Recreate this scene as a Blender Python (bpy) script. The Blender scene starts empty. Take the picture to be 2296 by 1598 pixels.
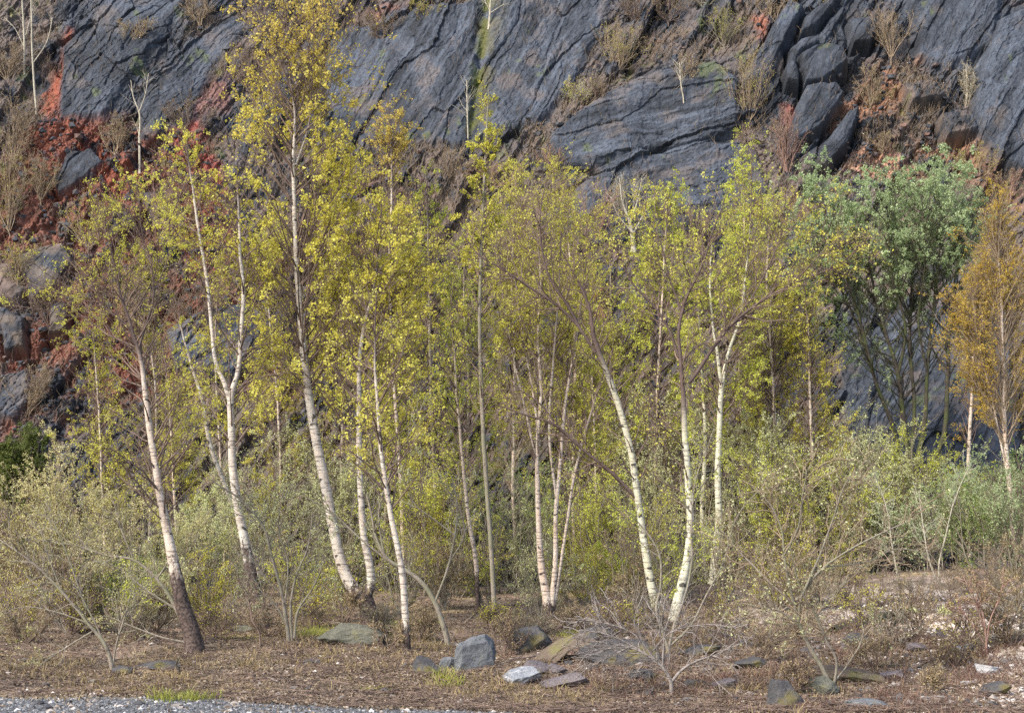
import bpy, math, time
import numpy as np
from math import radians as rad
T0 = time.time()
SC = bpy.context.scene
COL = SC.collection

# ---------------------------------------------------------------- camera, sky, sun, exposure
FX, CU, HV, CZ = 3189.0, 1148.0, 1200.0, 1.7      # focal length, centre and horizon in a 2296 x 1598 picture; eye height
cam = bpy.data.objects.new('camera', bpy.data.cameras.new('camera'))
COL.objects.link(cam)
cam.location = (0, 0, CZ)
cam.rotation_euler = (rad(90), 0, 0)
cam.data.sensor_width = 36
cam.data.lens = 36 * FX / 2296
cam.data.shift_y = (HV - 799) / 2296
cam.data.clip_end = 1000
SC.camera = cam
SUN_EL, SUN_AZ = 44, 228        # azimuth clockwise from +Y: behind the camera, to the left
world = bpy.data.worlds.new('World')
SC.world = world
world.use_nodes = True
wn = world.node_tree
sky = wn.nodes.new('ShaderNodeTexSky')
sky.sky_type = 'NISHITA'
sky.sun_disc = False
sky.sun_elevation = rad(SUN_EL)
sky.sun_rotation = rad(SUN_AZ)
sky.air_density = 1.0
sky.dust_density = 2.5
wn.nodes['Background'].inputs[1].default_value = 0.14
wn.links.new(sky.outputs[0], wn.nodes['Background'].inputs[0])
sl = bpy.data.lights.new('sun', 'SUN')
sl.energy = 2.3
sl.angle = rad(12)
sl.color = (1.0, 0.93, 0.82)
sun = bpy.data.objects.new('sun', sl)
COL.objects.link(sun)
sun.rotation_euler = (rad(90 - SUN_EL), 0, rad(180 - SUN_AZ))
SC.view_settings.view_transform = 'Standard'
SC.view_settings.look = 'None'
SC.view_settings.exposure = 1.16
SC.view_settings.gamma = 1
SC.render.engine = 'CYCLES'
SC.cycles.max_bounces = 5
SC.cycles.diffuse_bounces = 3
SC.cycles.transmission_bounces = 3
SC.cycles.use_denoising = False

# ---------------------------------------------------------------- numpy noise
def hsh(i, j, s):
    n = (np.asarray(i, np.int64) * 374761393 + np.asarray(j, np.int64) * 668265263 + s * 974634777) & 0xffffffff
    n = ((n ^ (n >> 13)) * 1274126177) & 0xffffffff
    n = ((n ^ (n >> 15)) * 2246822519) & 0xffffffff
    return ((n ^ (n >> 16)) & 0xffffff) / 16777215.0
def vnoise(x, y, s):
    i, j = np.floor(x), np.floor(y)
    a, b = x - i, y - j
    a, b = a * a * (3 - 2 * a), b * b * (3 - 2 * b)
    return (hsh(i, j, s) * (1 - a) + hsh(i + 1, j, s) * a) * (1 - b) + (hsh(i, j + 1, s) * (1 - a) + hsh(i + 1, j + 1, s) * a) * b
def fbm(x, y, o, s):
    t, w, n = 0, 1, 0
    for k in range(o):
        t = t + w * vnoise(x * 2 ** k + 17.3 * k, y * 2 ** k - 9.1 * k, s + k); n += w; w *= .5
    return t / n * 2 - 1
def vor(x, y, s):
    """F1, F2, a random number per cell and the offset from the cell's point"""
    i, j = np.floor(x), np.floor(y)
    f1 = np.full(x.shape, 9.); f2 = f1.copy(); cid = np.zeros(x.shape); ox = cid.copy(); oy = cid.copy()
    for di in (-1, 0, 1):
        for dj in (-1, 0, 1):
            ci, cj = i + di, j + dj
            dx = x - ci - .1 - .8 * hsh(ci, cj, s); dy = y - cj - .1 - .8 * hsh(ci, cj, s + 1)
            d = np.hypot(dx, dy)
            m = d < f1
            f2 = np.where(m, f1, np.minimum(f2, d)); f1 = np.where(m, d, f1)
            cid = np.where(m, hsh(ci, cj, s + 2), cid); ox = np.where(m, dx, ox); oy = np.where(m, dy, oy)
    return f1, f2, cid, ox, oy
def sst(a, b, x):
    t = np.clip((x - a) / (b - a), 0, 1)
    return t * t * (3 - 2 * t)
def poly(u, v, pts, soft):
    """soft mask: 1 inside a polygon, falling to 0 over `soft` px either side of its edge; also the signed distance"""
    inside = np.zeros(u.shape, bool); d = np.full(u.shape, 1e9)
    n = len(pts)
    for k in range(n):
        (x0, y0), (x1, y1) = pts[k], pts[(k + 1) % n]
        c = (y0 > v) != (y1 > v)
        with np.errstate(divide='ignore', invalid='ignore'):
            inside ^= c & (u < (x1 - x0) * (v - y0) / ((y1 - y0) or 1e-9) + x0)
        L2 = (x1 - x0) ** 2 + (y1 - y0) ** 2
        t = np.clip(((u - x0) * (x1 - x0) + (v - y0) * (y1 - y0)) / L2, 0, 1)
        d = np.minimum(d, np.hypot(u - x0 - t * (x1 - x0), v - y0 - t * (y1 - y0)))
    sd = np.where(inside, d, -d)
    return sst(-soft, soft, sd), sd

# ---------------------------------------------------------------- mesh and material helpers
def mesh_np(name, V, F, mat, parent=None, attrs=None, cols=None, smooth=False):
    V = np.ascontiguousarray(V, np.float32).reshape(-1, 3)
    me = bpy.data.meshes.new(name)
    me.vertices.add(len(V)); me.vertices.foreach_set('co', V.ravel())
    F = np.ascontiguousarray(F, np.int32); k = F.shape[1]
    me.loops.add(F.size); me.loops.foreach_set('vertex_index', F.ravel())
    me.polygons.add(len(F))
    me.polygons.foreach_set('loop_start', np.arange(0, F.size, k, dtype=np.int32))
    me.polygons.foreach_set('use_smooth', np.full(len(F), smooth))
    me.update(calc_edges=True)
    for n, (dom, a) in (attrs or {}).items():
        at = me.attributes.new(n, 'FLOAT', dom); at.data.foreach_set('value', np.ascontiguousarray(a, np.float32).ravel())
    if cols is not None:
        c = np.ones((len(cols), 4), np.float32); c[:, :3] = cols
        at = me.attributes.new('Col', 'FLOAT_COLOR', 'POINT'); at.data.foreach_set('color', c.ravel())
    me.materials.append(mat)
    o = bpy.data.objects.new(name, me); COL.objects.link(o)
    if parent is not None: o.parent = parent
    return o
def empty(name, loc, label, cat, group=None):
    o = bpy.data.objects.new(name, None); COL.objects.link(o); o.location = loc
    o.empty_display_size = .3
    return tag(o, label, cat, group)
def tag(o, label, cat, group=None):
    o['label'] = label; o['category'] = cat
    if group: o['group'] = group
    return o

class NT:
    def __init__(s, name, rough=.9, spec=.2):
        s.m = bpy.data.materials.new(name); s.m.use_nodes = True; s.t = s.m.node_tree
        s.b = s.t.nodes['Principled BSDF']; s.b.inputs['Roughness'].default_value = rough
        s.b.inputs['Specular IOR Level'].default_value = spec
        s.co = s.n('ShaderNodeTexCoord').outputs['Object']
    def n(s, t, **k):
        x = s.t.nodes.new(t)
        for a, b in k.items(): setattr(x, a, b)
        return x
    def l(s, a, b): s.t.links.new(a, b)
    def attr(s, name, out='Fac'): return s.n('ShaderNodeAttribute', attribute_name=name).outputs[out]
    def noise(s, scale, det=3, rough=.6, vec=None, stretch=None):
        x = s.n('ShaderNodeTexNoise'); x.inputs['Scale'].default_value = scale; x.inputs['Detail'].default_value = det
        x.inputs['Roughness'].default_value = rough
        v = vec or s.co
        if stretch:
            m = s.n('ShaderNodeMapping'); m.inputs['Scale'].default_value = stretch; s.l(v, m.inputs[0]); v = m.outputs[0]
        s.l(v, x.inputs['Vector']); return x.outputs[0]
    def ramp(s, fac, stops, interp='LINEAR'):
        r = s.n('ShaderNodeValToRGB'); e = r.color_ramp.elements; r.color_ramp.interpolation = interp
        while len(e) < len(stops): e.new(.5)
        for q, (p, c) in zip(e, stops):
            q.position = p; q.color = (c, c, c, 1) if isinstance(c, (int, float)) else (*c, 1)
        s.l(fac, r.inputs[0]); return r.outputs[0]
    def mix(s, fac, a, b, mode='MIX'):
        x = s.n('ShaderNodeMix', data_type='RGBA', blend_type=mode)
        for sock, val in ((x.inputs['Factor'], fac), (x.inputs['A'], a), (x.inputs['B'], b)):
            if isinstance(val, (int, float)): sock.default_value = val
            elif isinstance(val, tuple): sock.default_value = (*val, 1)
            else: s.l(val, sock)
        return x.outputs['Result']
    def math(s, op, a, b=0):
        x = s.n('ShaderNodeMath', operation=op)
        for sock, val in zip(x.inputs, (a, b)):
            if isinstance(val, (int, float)): sock.default_value = val
            else: s.l(val, sock)
        return x.outputs[0]
    def bump(s, h, dist, st=1.0):
        x = s.n('ShaderNodeBump'); x.inputs['Distance'].default_value = dist; x.inputs['Strength'].default_value = st
        s.l(h, x.inputs['Height']); s.l(x.outputs[0], s.b.inputs['Normal'])
    def base(s, c):
        if isinstance(c, tuple): s.b.inputs['Base Color'].default_value = (*c, 1)
        else: s.l(c, s.b.inputs['Base Color'])
        return s.m

def mat_birch(name, tint, pale=(.55, .52, .46)):
    t = NT(name, .75, .25)
    dk, wh = t.attr('dk'), t.attr('wh')
    body = t.mix(t.ramp(t.noise(1, 6, .7, stretch=(9, 9, 3.5)), [(.35, 0.), (.68, 1.)]), pale, tint)
    body = t.mix(t.ramp(t.noise(1, 5, .75, stretch=(22, 22, 9)), [(.58, 0.), (.66, .8)]), body, (.17, .15, .12))
    len_ = t.ramp(t.noise(1, 4, .7, stretch=(4, 4, 34)), [(.51, 0.), (.62, 1.)])
    body = t.mix(t.math('MULTIPLY', len_, .7), body, (.06, .045, .04))
    knots = t.ramp(t.noise(1, 2, .5, stretch=(7, 7, 9)), [(.63, 0.), (.68, .9)])
    body = t.mix(knots, body, (.03, .025, .022))
    fis = t.noise(1, 4, .7, stretch=(16, 16, 5))
    f = t.ramp(t.math('ADD', fis, t.math('MULTIPLY', t.math('SUBTRACT', dk, .5), 1.1)), [(.45, 0.), (.56, 1.)])
    body = t.mix(f, body, t.mix(t.ramp(t.noise(30, 3), [(.4, 0.), (.6, 1.)]), (.035, .025, .022), (.13, .095, .08)))
    twig = t.mix(t.noise(6, 2), (.055, .038, .036), (.15, .105, .09))
    t.bump(t.math('SUBTRACT', t.noise(26, 5), t.math('MULTIPLY', f, 1.2)), .012, .8)
    return t.base(t.mix(wh, twig, body))
def mat_bark(name, a, b, moss=None):
    t = NT(name, .9, .15)
    c = t.mix(t.ramp(t.noise(5, 4), [(.35, 0.), (.65, 1.)]), a, b)
    c = t.mix(t.ramp(t.noise(1, 4, .7, stretch=(30, 30, 10)), [(.52, 0.), (.62, .6)]), c, (.05, .04, .035))
    if moss: c = t.mix(t.ramp(t.noise(2.5, 3), [(.45, 0.), (.6, 1.)]), c, moss)
    t.bump(t.noise(40, 4), .008, .7)
    return t.base(c)
def mat_leaf(name, stops, trans=.5, var=1.3, top=None):
    t = NT(name, .55, .3)
    r = t.attr('rnd')
    f = t.math('ADD', t.math('MULTIPLY', r, .55), t.math('MULTIPLY', t.math('SUBTRACT', t.noise(var, 2), .26), .95))
    c = t.ramp(f, [(i / (len(stops) - 1), s) for i, s in enumerate(stops)])
    if top:      # the top of the crown opens later and is more amber
        sx = t.n('ShaderNodeSeparateXYZ'); t.l(t.co, sx.inputs[0])
        c = t.mix(t.ramp(t.math('DIVIDE', t.math('ADD', sx.outputs[2], t.math('MULTIPLY', t.noise(.8, 2), 2)), 14.), [(.6, 0.), (.82, .8)]), c, t.mix(r, top[0], top[1]))
    t.base(c)
    tr = t.n('ShaderNodeBsdfTranslucent'); t.l(c, tr.inputs[0])
    mx = t.n('ShaderNodeMixShader'); mx.inputs[0].default_value = trans
    t.l(t.b.outputs[0], mx.inputs[1]); t.l(tr.outputs[0], mx.inputs[2])
    t.l(mx.outputs[0], t.t.nodes['Material Output'].inputs[0])
    return t.m

def vcol_mat(name, fine, grain, bump, rough=.92):
    t = NT(name, rough, .25)
    c = t.attr('Col', 'Color')
    n = t.noise(fine, 6, .7)
    c = t.mix(1.0, c, t.ramp(n, [(.25, grain[0]), (.5, 1.), (.75, grain[1])]), 'MULTIPLY')
    sp = t.ramp(t.noise(fine * 7, 2), [(.66, 0.), (.74, 1.)])
    c = t.mix(t.math('MULTIPLY', sp, .35), c, (.5, .5, .5))
    t.bump(n, bump, 1)
    return t.base(c)

# ---------------------------------------------------------------- the ground
def smo(a, b, x): return float(sst(a, b, x)) if np.isscalar(x) else sst(a, b, x)
MOUNDS = [(9.5, 30, 4.5, 4, .55), (4.0, 22.5, 3.6, 1.6, .38), (-6.2, 21.5, 1.5, 1.2, .12), (-4.6, 26.5, 1.4, 1.0, .22), (7.5, 19.0, 2.4, 2.0, .42),
          (1.6, 19.6, 1.6, .8, .14), (8.6, 15.5, 2.2, 1.3, .26), (5.2, 17.2, 1.3, .8, .2), (-2.8, 24.5, 1.6, .9, .1), (3.2, 28.5, 3, 2.5, .15)]
def gz(x, y):
    z = .12 * sst(15, 17.5, y) + .3 * sst(24, 37, y)
    z = z + .12 * sst(0, 5, x) * sst(13.5, 16, y)
    for mx, my, sx, sy, h in MOUNDS: z = z + h * np.exp(-((x - mx) / sx) ** 2 - ((y - my) / sy) ** 2)
    edge = sst(14.3, 16.5, y)
    z = z + edge * (.10 * fbm(x * .8, y * .8, 4, 5) + .03 * fbm(x * 5, y * 5, 3, 9))
    return z
def uv(x, y, z): return CU + FX * x / y, HV - FX * (z - CZ) / y
def axis(a, b, n, ext):
    core = np.linspace(a, b, n); st = core[1] - core[0]
    e = [];  s = st
    while sum(e) < ext: s *= 1.35; e.append(s)
    e = np.cumsum(e)
    return np.concatenate([(a - e)[::-1], core, b + e])
def grid_faces(nx, ny):
    i = np.arange(nx * ny).reshape(ny, nx)
    return np.stack([i[:-1, :-1], i[:-1, 1:], i[1:, 1:], i[1:, :-1]], -1).reshape(-1, 4)
def build_ground():
    X = axis(-13, 13, 640, 150); Y = axis(12.5, 38, 560, 150)
    x, y = np.meshgrid(X, Y)
    core = (np.abs(x) < 30) & (y < 45) & (y > 5)
    z = gz(x, y)
    z = np.where(core, z, sst(14.3, 37, y) * .42)
    u, v = uv(x, np.maximum(y, 3), z)
    c = np.empty(x.shape + (3,))
    n1, n2, n3 = fbm(x * 1.3, y * 1.3, 4, 21), fbm(x * 5, y * 5, 3, 22), fbm(x * .7 + 5, y * .7, 3, 23)
    def lay(col, m): 
        nonlocal c
        c = c * (1 - m[..., None]) + np.array(col) * m[..., None]
    c[:] = (.108, .087, .066)
    lay((.20, .138, .105), sst(-.1, .4, n1)); lay((.10, .07, .055), sst(.1, .5, n2))
    lay((.28, .21, .11), sst(.15, .5, n3) * .8)
    pale = sst(3.2, 5.6, x + n1 * 1.5) * sst(30, 26, y) * sst(-.25, .3, n1 + .5 * n2)
    lay((.44, .39, .34), pale * .85)
    sand = np.exp(-((u - 2080) / 110) ** 2 - ((v - 1405) / 28) ** 2) + np.exp(-((u - 2180) / 120) ** 2 - ((v - 1540) / 26) ** 2)
    lay((.62, .50, .37), np.clip(sand * 1.3 + n2 * .4, 0, 1))
    for mu, mv, a, b in ((870, 1425, 60, 9), (740, 1475, 70, 6), (560, 1430, 60, 9), (395, 1568, 50, 7), (1200, 1545, 40, 9), (985, 1505, 30, 16), (1650, 1555, 50, 12),
                         (2120, 1440, 30, 10), (1750, 1440, 50, 8), (845, 1540, 60, 7), (1830, 1500, 60, 12), (2100, 1585, 60, 6), (700, 1420, 40, 12)):
        m = np.exp(-((u - mu) / a) ** 2 - ((v - mv) / b) ** 2)
        lay((.19, .18, .04), np.clip(m * 1.5 + n2 * .6 - .35, 0, 1) * .9)
    grav = sst(.25, -.25, y - 14.85 - .3 * n1 - .12 * n2 + np.clip(x + 4.0, 0, 9) * .33)
    lay((.10, .103, .11), grav); lay((.15, .153, .16), grav * sst(.0, .5, n2))
    lay((.3, .3, .32), sst(-10.2, -11, x + n1) * sst(26, 24, y) * sst(19, 21, y))
    V = np.stack([x, y, z], -1)
    m = vcol_mat('ground_soil', 14, (.55, 1.5), .02)
    o = mesh_np('ground', V, grid_faces(len(X), len(Y)), m, cols=c.reshape(-1, 3), smooth=True)
    o['kind'] = 'structure'
_YS = np.linspace(11, 36.5, 1400)
def place(u, v):
    """the point of the ground that shows at (u, v)"""
    xs = (u - CU) / FX * _YS
    vv = uv(xs, _YS, gz(xs, _YS))[1]
    k = np.argmax(vv <= v) if (vv <= v).any() else len(_YS) - 1
    return np.array([xs[k], _YS[k], float(gz(xs[k], _YS[k]))])
def at(u, v, Y): return np.array([(u - CU) / FX * Y, Y, CZ + (HV - v) / FX * Y])

# ---------------------------------------------------------------- the cliff
TA = 1.6; FOOT = 36.6; NS = math.sin(math.atan(TA)); NC = math.cos(math.atan(TA))
def cliffY(v):
    k = (HV - v) / FX
    return (TA * FOOT + CZ) / (TA - k)
_cd = {}
SLABS = [  # outline, how far proud, brightness
 ([(1100, -60), (1400, -60), (1345, 90), (1290, 200), (1215, 290), (1060, 345), (960, 340), (1040, 190), (1085, 60)], .30, 1.25),
 ([(735, 60), (1075, 20), (1055, 170), (1020, 260), (960, 330), (760, 305), (725, 180)], .12, .92),
 ([(1235, 330), (1370, 225), (1460, 185), (1600, 160), (1650, 200), (1655, 300), (1560, 335), (1400, 370), (1290, 410), (1230, 370)], .3, 1.1),
 ([(1310, 425), (1420, 360), (1560, 325), (1690, 330), (1720, 430), (1640, 520), (1300, 560), (1200, 520)], .22, 1.15),
 ([(2235, 60), (2400, -20), (2500, 390), (2290, 388), (2215, 345), (2175, 275), (2190, 200)], .5, 1.25),
 ([(1990, -60), (2250, -60), (2225, 110), (2120, 160), (2050, 130), (2060, 60)], .3, 1.0),
 ([(135, 100), (230, 20), (330, -60), (470, -60), (360, 90), (300, 180), (235, 270), (135, 275)], .25, .95),
 ([(305, 230), (420, 100), (520, 30), (560, 60), (470, 170), (420, 300), (320, 330)], .2, .9),
 ([(1660, 210), (1720, 90), (1760, 20), (1800, 40), (1740, 150), (1700, 230)], .4, 1.1),
 ([(1880, 820), (2000, 700), (2250, 720), (2300, 1000), (2200, 1080), (1900, 1000)], .2, 1.1),
 ([(380, 760), (520, 700), (650, 700), (640, 800), (520, 860), (400, 850)], .4, 1.0),
 ([(0, 840), (60, 820), (70, 900), (30, 950), (-20, 940)], .35, .9)]
BLOCKS = [
 [(1765, 130), (1795, 110), (1835, 100), (1840, 125), (1800, 165), (1772, 160)],
 [(1755, 175), (1770, 140), (1795, 170), (1790, 205), (1760, 200)],
 [(1790, 150), (1850, 120), (1890, 130), (1900, 160), (1840, 200), (1800, 205)],
 [(1775, 260), (1800, 215), (1870, 205), (1890, 230), (1850, 280), (1830, 310), (1775, 340), (1770, 300)],
 [(1800, 60), (1850, 20), (1880, 15), (1840, 70), (1790, 100)],
 [(1900, 60), (1950, 50), (1970, 65), (1950, 105), (1910, 110)],
 [(1790, 370), (1850, 320), (1900, 260), (1930, 250), (1900, 330), (1850, 380), (1800, 400)],
 [(2100, 260), (2170, 250), (2190, 300), (2120, 310)], [(2020, 200), (2090, 190), (2120, 225), (2040, 240)],
 [(150, 360), (210, 350), (240, 385), (180, 420), (120, 450), (110, 420)], [(40, 580), (140, 560), (160, 600), (120, 650), (70, 680)],
 [(110, 690), (150, 680), (150, 740), (110, 760)], [(0, 690), (60, 720), (50, 790), (0, 800)], [(780, 460), (840, 440), (860, 500), (780, 530), (740, 510)],
 [(320, 440), (390, 430), (400, 500), (350, 520)], [(0, 600), (30, 590), (60, 640), (30, 670), (0, 665)]]
LEDGES = [[(1380, 60), (1440, 130), (1350, 250), (1240, 300), (1120, 360), (1090, 400), (1200, 290), (1290, 215)],
 [(1400, 80), (1680, 30), (1690, 110), (1560, 150), (1440, 170), (1350, 240), (1290, 260), (1370, 150)],
 [(1090, 340), (1330, 250), (1400, 250), (1240, 330), (1220, 400), (1060, 420), (1000, 400)],
 [(400, 300), (1000, 330), (1250, 380), (1260, 700), (900, 760), (420, 820), (300, 600)],
 [(1700, 380), (2296, 370), (2400, 480), (1800, 560), (1690, 500)], [(-100, -50), (130, -50), (110, 200), (60, 420), (-100, 500)],
 [(1900, 160), (2050, 130), (2180, 230), (2170, 330), (1940, 300)], [(1640, 190), (1720, 220), (1740, 420), (1660, 400)],
 [(430, 40), (620, 0), (740, 60), (720, 250), (500, 230), (430, 150)], [(740, -60), (1080, -60), (1060, 40), (900, 30), (740, 60)]]
REDS = [([(80, 230), (150, 60), (165, 70), (130, 200), (125, 280)], (.40, .12, .06)), ([(50, 290), (150, 262), (250, 320), (330, 400), (300, 480), (200, 430), (110, 450), (55, 400)], (.38, .11, .055)),
 ([(380, 300), (450, 290), (510, 450), (510, 640), (430, 640), (370, 480)], (.46, .12, .08)), ([(420, 180), (520, 170), (520, 260), (440, 280)], (.24, .13, .10)),
 ([(1690, 70), (1720, 60), (1710, 100), (1695, 105)], (.5, .2, .11)), ([(1760, 235), (1778, 240), (1770, 280), (1762, 275)], (.45, .15, .1)),
 ([(1915, 325), (1990, 312), (2060, 330), (2120, 370), (1990, 410), (1890, 380)], (.62, .36, .22)), ([(110, 640), (190, 640), (250, 720), (190, 760), (120, 700)], (.36, .10, .05)),
 ([(280, 800), (340, 820), (340, 900), (290, 900)], (.35, .12, .08)), ([(2150, 290), (2210, 350), (2296, 420), (2296, 470), (2150, 400)], (.34, .2, .13)),
 ([(1310, 670), (1350, 680), (1345, 730), (1320, 725)], (.35, .1, .06)), ([(0, 780), (40, 760), (50, 900), (20, 960), (0, 950)], (.25, .1, .07)), ([(820, 20), (930, 40), (920, 60), (840, 50)], (.3, .16, .11)),
 ([(835, 190), (900, 180), (880, 250), (840, 260)], (.5, .25, .12)), ([(1640, 400), (1700, 400), (1700, 470), (1640, 480)], (.36, .18, .11))]
def build_cliff():
    X = axis(-19.5, 19.5, 1300, 60); S = np.linspace(-1.5, 27.5, 960)
    x, s = np.meshgrid(X, S)
    y0 = FOOT + s * NC; z0 = s * NS
    u, v = uv(x, y0, z0)
    wu = u + 16 * fbm(u / 130, v / 130, 2, 31) + 3 * fbm(u / 12, v / 12, 2, 33); wv = v + 16 * fbm(u / 130 + 7, v / 130, 2, 35) + 3 * fbm(u / 12, v / 12 + 4, 2, 36)
    # coordinates along and across the bedding, which dips to the lower left
    def rot(a): return wu * math.cos(a) - wv * math.sin(a), wu * math.sin(a) + wv * math.cos(a)
    pA, qA = rot(rad(57)); pL, qL = rot(rad(46)); pC, qC = rot(rad(16))
    wl = sst(640, 420, u); wc = poly(u, v, [(1200, 420), (1240, 300), (1440, 170), (1650, 130), (1720, 300), (1700, 560), (1200, 600)], 45)[0]
    slab = np.zeros(u.shape); raise_ = slab.copy(); bri = np.ones(u.shape)
    for pts, h, b in SLABS:
        m, _ = poly(wu * .35 + u * .65, wv * .35 + v * .65, pts, 9)
        slab = np.maximum(slab, m); raise_ = np.maximum(raise_, m * h); bri = bri * (1 - m) + b * m
    ledge = np.zeros(u.shape)
    for pts in LEDGES: ledge = np.maximum(ledge, poly(wu, wv, pts, 26)[0])
    ledge = ledge * (1 - slab)
    lowv = sst(380, 560, v) * (1 - slab)
    rough = 1 - slab * np.where(u < 640, .5, .8)
    d = np.zeros(u.shape); dark = np.zeros(u.shape); tone = np.zeros(u.shape)
    for (p, q), w in (((pA, qA), (1 - wl) * (1 - wc)), ((pL, qL), wl), ((pC, qC), wc)):
        for sp, sq, amp, tilt, crack, sd in ((330, 95, .34, .25, .10, 50), (105, 30, .17, .13, .06, 60), (38, 13, .06, .05, .03, 70)):
            f1, f2, cid, ox, oy = vor(p / sp, q / sq, sd)
            r_ = rough if sp < 300 else (1 - .5 * slab)
            e = sst(.10 if sp > 90 else .16, 0, f2 - f1)
            e = e * sst(-.25, .25, fbm(p / (sp * .8) + 3, q / (sp * .8), 3, sd + 5))
            d += w * r_ * (amp * (cid - .5) + tilt * 1.5 * oy * (hsh(cid * 9999, cid * 0, 3) - .3) + tilt * 1.2 * ox * (hsh(cid * 7777, cid * 0, 4) - .5) - crack * e)
            dark = np.maximum(dark, w * e * r_ * .6)
            tone += w * (cid - .5) * (.3 if sp < 300 else .2)
        for per, am, sd in ((64, .17, 180), (23, .075, 183), (8.5, .03, 186)):      # cleavage steps
            vc = vor(p / (per * 4.5), q / (per * 2.2), sd + 9)
            ph = q / per + .4 * fbm(p / (per * 9), q / (per * 6), 1, sd) + 1.3 * (vc[2] - .5) + .9 * (hsh(vc[2] * 5555, 0, sd) - .5) * vc[3] + .10 * fbm(p / 20, q / 20, 2, sd + 1)
            fr = ph - np.floor(ph); st = hsh(np.floor(ph), np.floor(p / (per * 6) + hsh(np.floor(ph), 0, sd + 2) * 7), sd + 3)
            saw = np.where(fr < .88, fr / .88, (1 - fr) / .12)
            d += w * (1 - .68 * slab) * am * saw * st; dark = np.maximum(dark, w * (1 - .6 * slab) * st * sst(.86, .95, fr) * .7)
        for per, am, sd in ((120, .16, 190), (44, .07, 193), (17, .03, 196)):      # joints that cross them
            vc = vor(p / (per * 1.6), q / (per * 1.1), sd + 9)
            ph = (p + .25 * q) / per + 1.6 * (vc[2] - .5) + .8 * (hsh(vc[2] * 3333, 0, sd) - .5) * vc[4] + .08 * fbm(p / 16, q / 16, 2, sd + 1)
            fr = ph - np.floor(ph); st = sst(.3, .9, hsh(np.floor(ph), np.floor(vc[2] * 999), sd + 3))
            d += w * (1 - .68 * slab) * am * (np.where(fr < .92, fr / .92, (1 - fr) / .08) - .5) * st; dark = np.maximum(dark, w * (1 - .5 * slab) * st * sst(.9, .97, fr) * .7)
        d += w * (.03 * fbm(p / 40, q / 12, 4, 80) + .03 * fbm(p / 9, q / 5, 3, 85))
        tone += w * .35 * fbm(p / 120, q / 8, 4, 88)
    d += .5 * fbm(u / 340, v / 340, 3, 90) + .03 * rough * fbm(u / 9, v / 9, 3, 95) + raise_
    blk = np.zeros(u.shape)
    for k, pts in enumerate(BLOCKS):
        us, vs = [a for a, b in pts], [b for a, b in pts]
        ii = (u > min(us) - 30) & (u < max(us) + 30) & (v > min(vs) - 30) & (v < max(vs) + 30)
        q_ = .35 if np.mean(us) > 1000 else .9; m, sd = poly(u[ii] * (1 - q_) + wu[ii] * q_, v[ii] * (1 - q_) + wv[ii] * q_, pts, 5)
        base = (.38 if np.mean(us) > 1000 else .2) + .1 * math.sin(k * 7)
        d[ii] = d[ii] * (1 - m * .75) + m * (base + .10 * sst(0, 22, sd) + (v[ii] - np.mean(vs)) * -.001) - .18 * np.exp(-((sd + 5) / 4) ** 2)
        blk[ii] = np.maximum(blk[ii], m)
    # loose broken rock among the red soil on the left and below the slabs
    scr = np.maximum(np.maximum(poly(wu, wv, [(60, 280), (200, 260), (480, 330), (520, 640), (420, 900), (0, 1000), (-80, 500)], 30)[0],
                     poly(wu, wv, [(1880, 140), (2060, 120), (2200, 280), (2230, 400), (1820, 420), (1850, 300)], 25)[0]), poly(wu, wv, [(740, 380), (980, 420), (960, 700), (640, 900), (420, 800), (640, 500)], 30)[0])
    scr = scr * (1 - slab) * (1 - blk)
    f1, f2, cid, ox, oy = vor(wu / (23 + 9 * fbm(u / 80, v / 80, 2, 9)) + wv / 60, wv / 17, 101)
    g1, g2, gid, _, _ = vor(wu / 9, wv / 7, 105)
    big = sst(.62, .8, cid) * sst(-.35, .1, fbm(u / 55, v / 55, 3, 171))
    d += scr * (big * .2 * sst(.62, .1, f1) + .07 * sst(.6, .1, g1) - .05)
    d += ledge * (.05 * fbm(u / 12, v / 7, 4, 111) + .05 * sst(.6, .1, g1) * sst(.5, .8, gid))
    d += sst(2.2, 0, s) * .4                       # the foot spreads into the ground
    groove = np.exp(-((u - (1098 - (v) * .13)) / (13 + 5 * fbm(u / 30, v / 30, 2, 7))) ** 2) * sst(380, 300, v)
    d -= groove * .28
    # ---- colour of the rock, soil and moss
    n1, n2, n3 = fbm(u / 150, v / 150, 4, 121), fbm(u / 26, v / 26, 4, 125), fbm(u / 60 + 3, v / 40, 4, 128)
    c = np.empty(u.shape + (3,))
    c[:] = (.038, .045, .058)
    c *= (np.clip(1 + tone * 1.3 + .45 * n2, .4, 1.9) * bri)[..., None]
    def lay(col, m):
        nonlocal c
        m = np.clip(m, 0, 1)[..., None]; c = c * (1 - m) + np.array(col) * m
    strk = np.where(wl > .5, fbm(pL / 90, qL / 7, 4, 150), np.where(wc > .5, fbm(pC / 90, qC / 7, 4, 151), fbm(pA / 90, qA / 7, 4, 152)))
    c *= (1 + .42 * strk + .22 * fbm(u / 7, v / 7, 3, 153))[..., None]
    lay((.084, .100, .131), slab * sst(-.15, .6, n1 + .5 * n3 + .7 * strk) * .7)
    lay((.03, .03, .034), dark * .85)
    lay((.115, .095, .085), slab * sst(.15, .55, n3 + .4 * strk) * .55)
    lay((.125, .10, .088), sst(.05, .5, n3 + .2 * n2) * (1 - .8 * slab) * (1 - blk) * .55)
    lay((.14, .108, .09), ledge * sst(-.45, .15, n2) * .8)
    lay((.15, .115, .085), lowv * sst(-.5, .2, n2 + n1) * .6)
    lay((.17, .118, .10), lowv * sst(.05, .5, n3) * .6)
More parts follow.
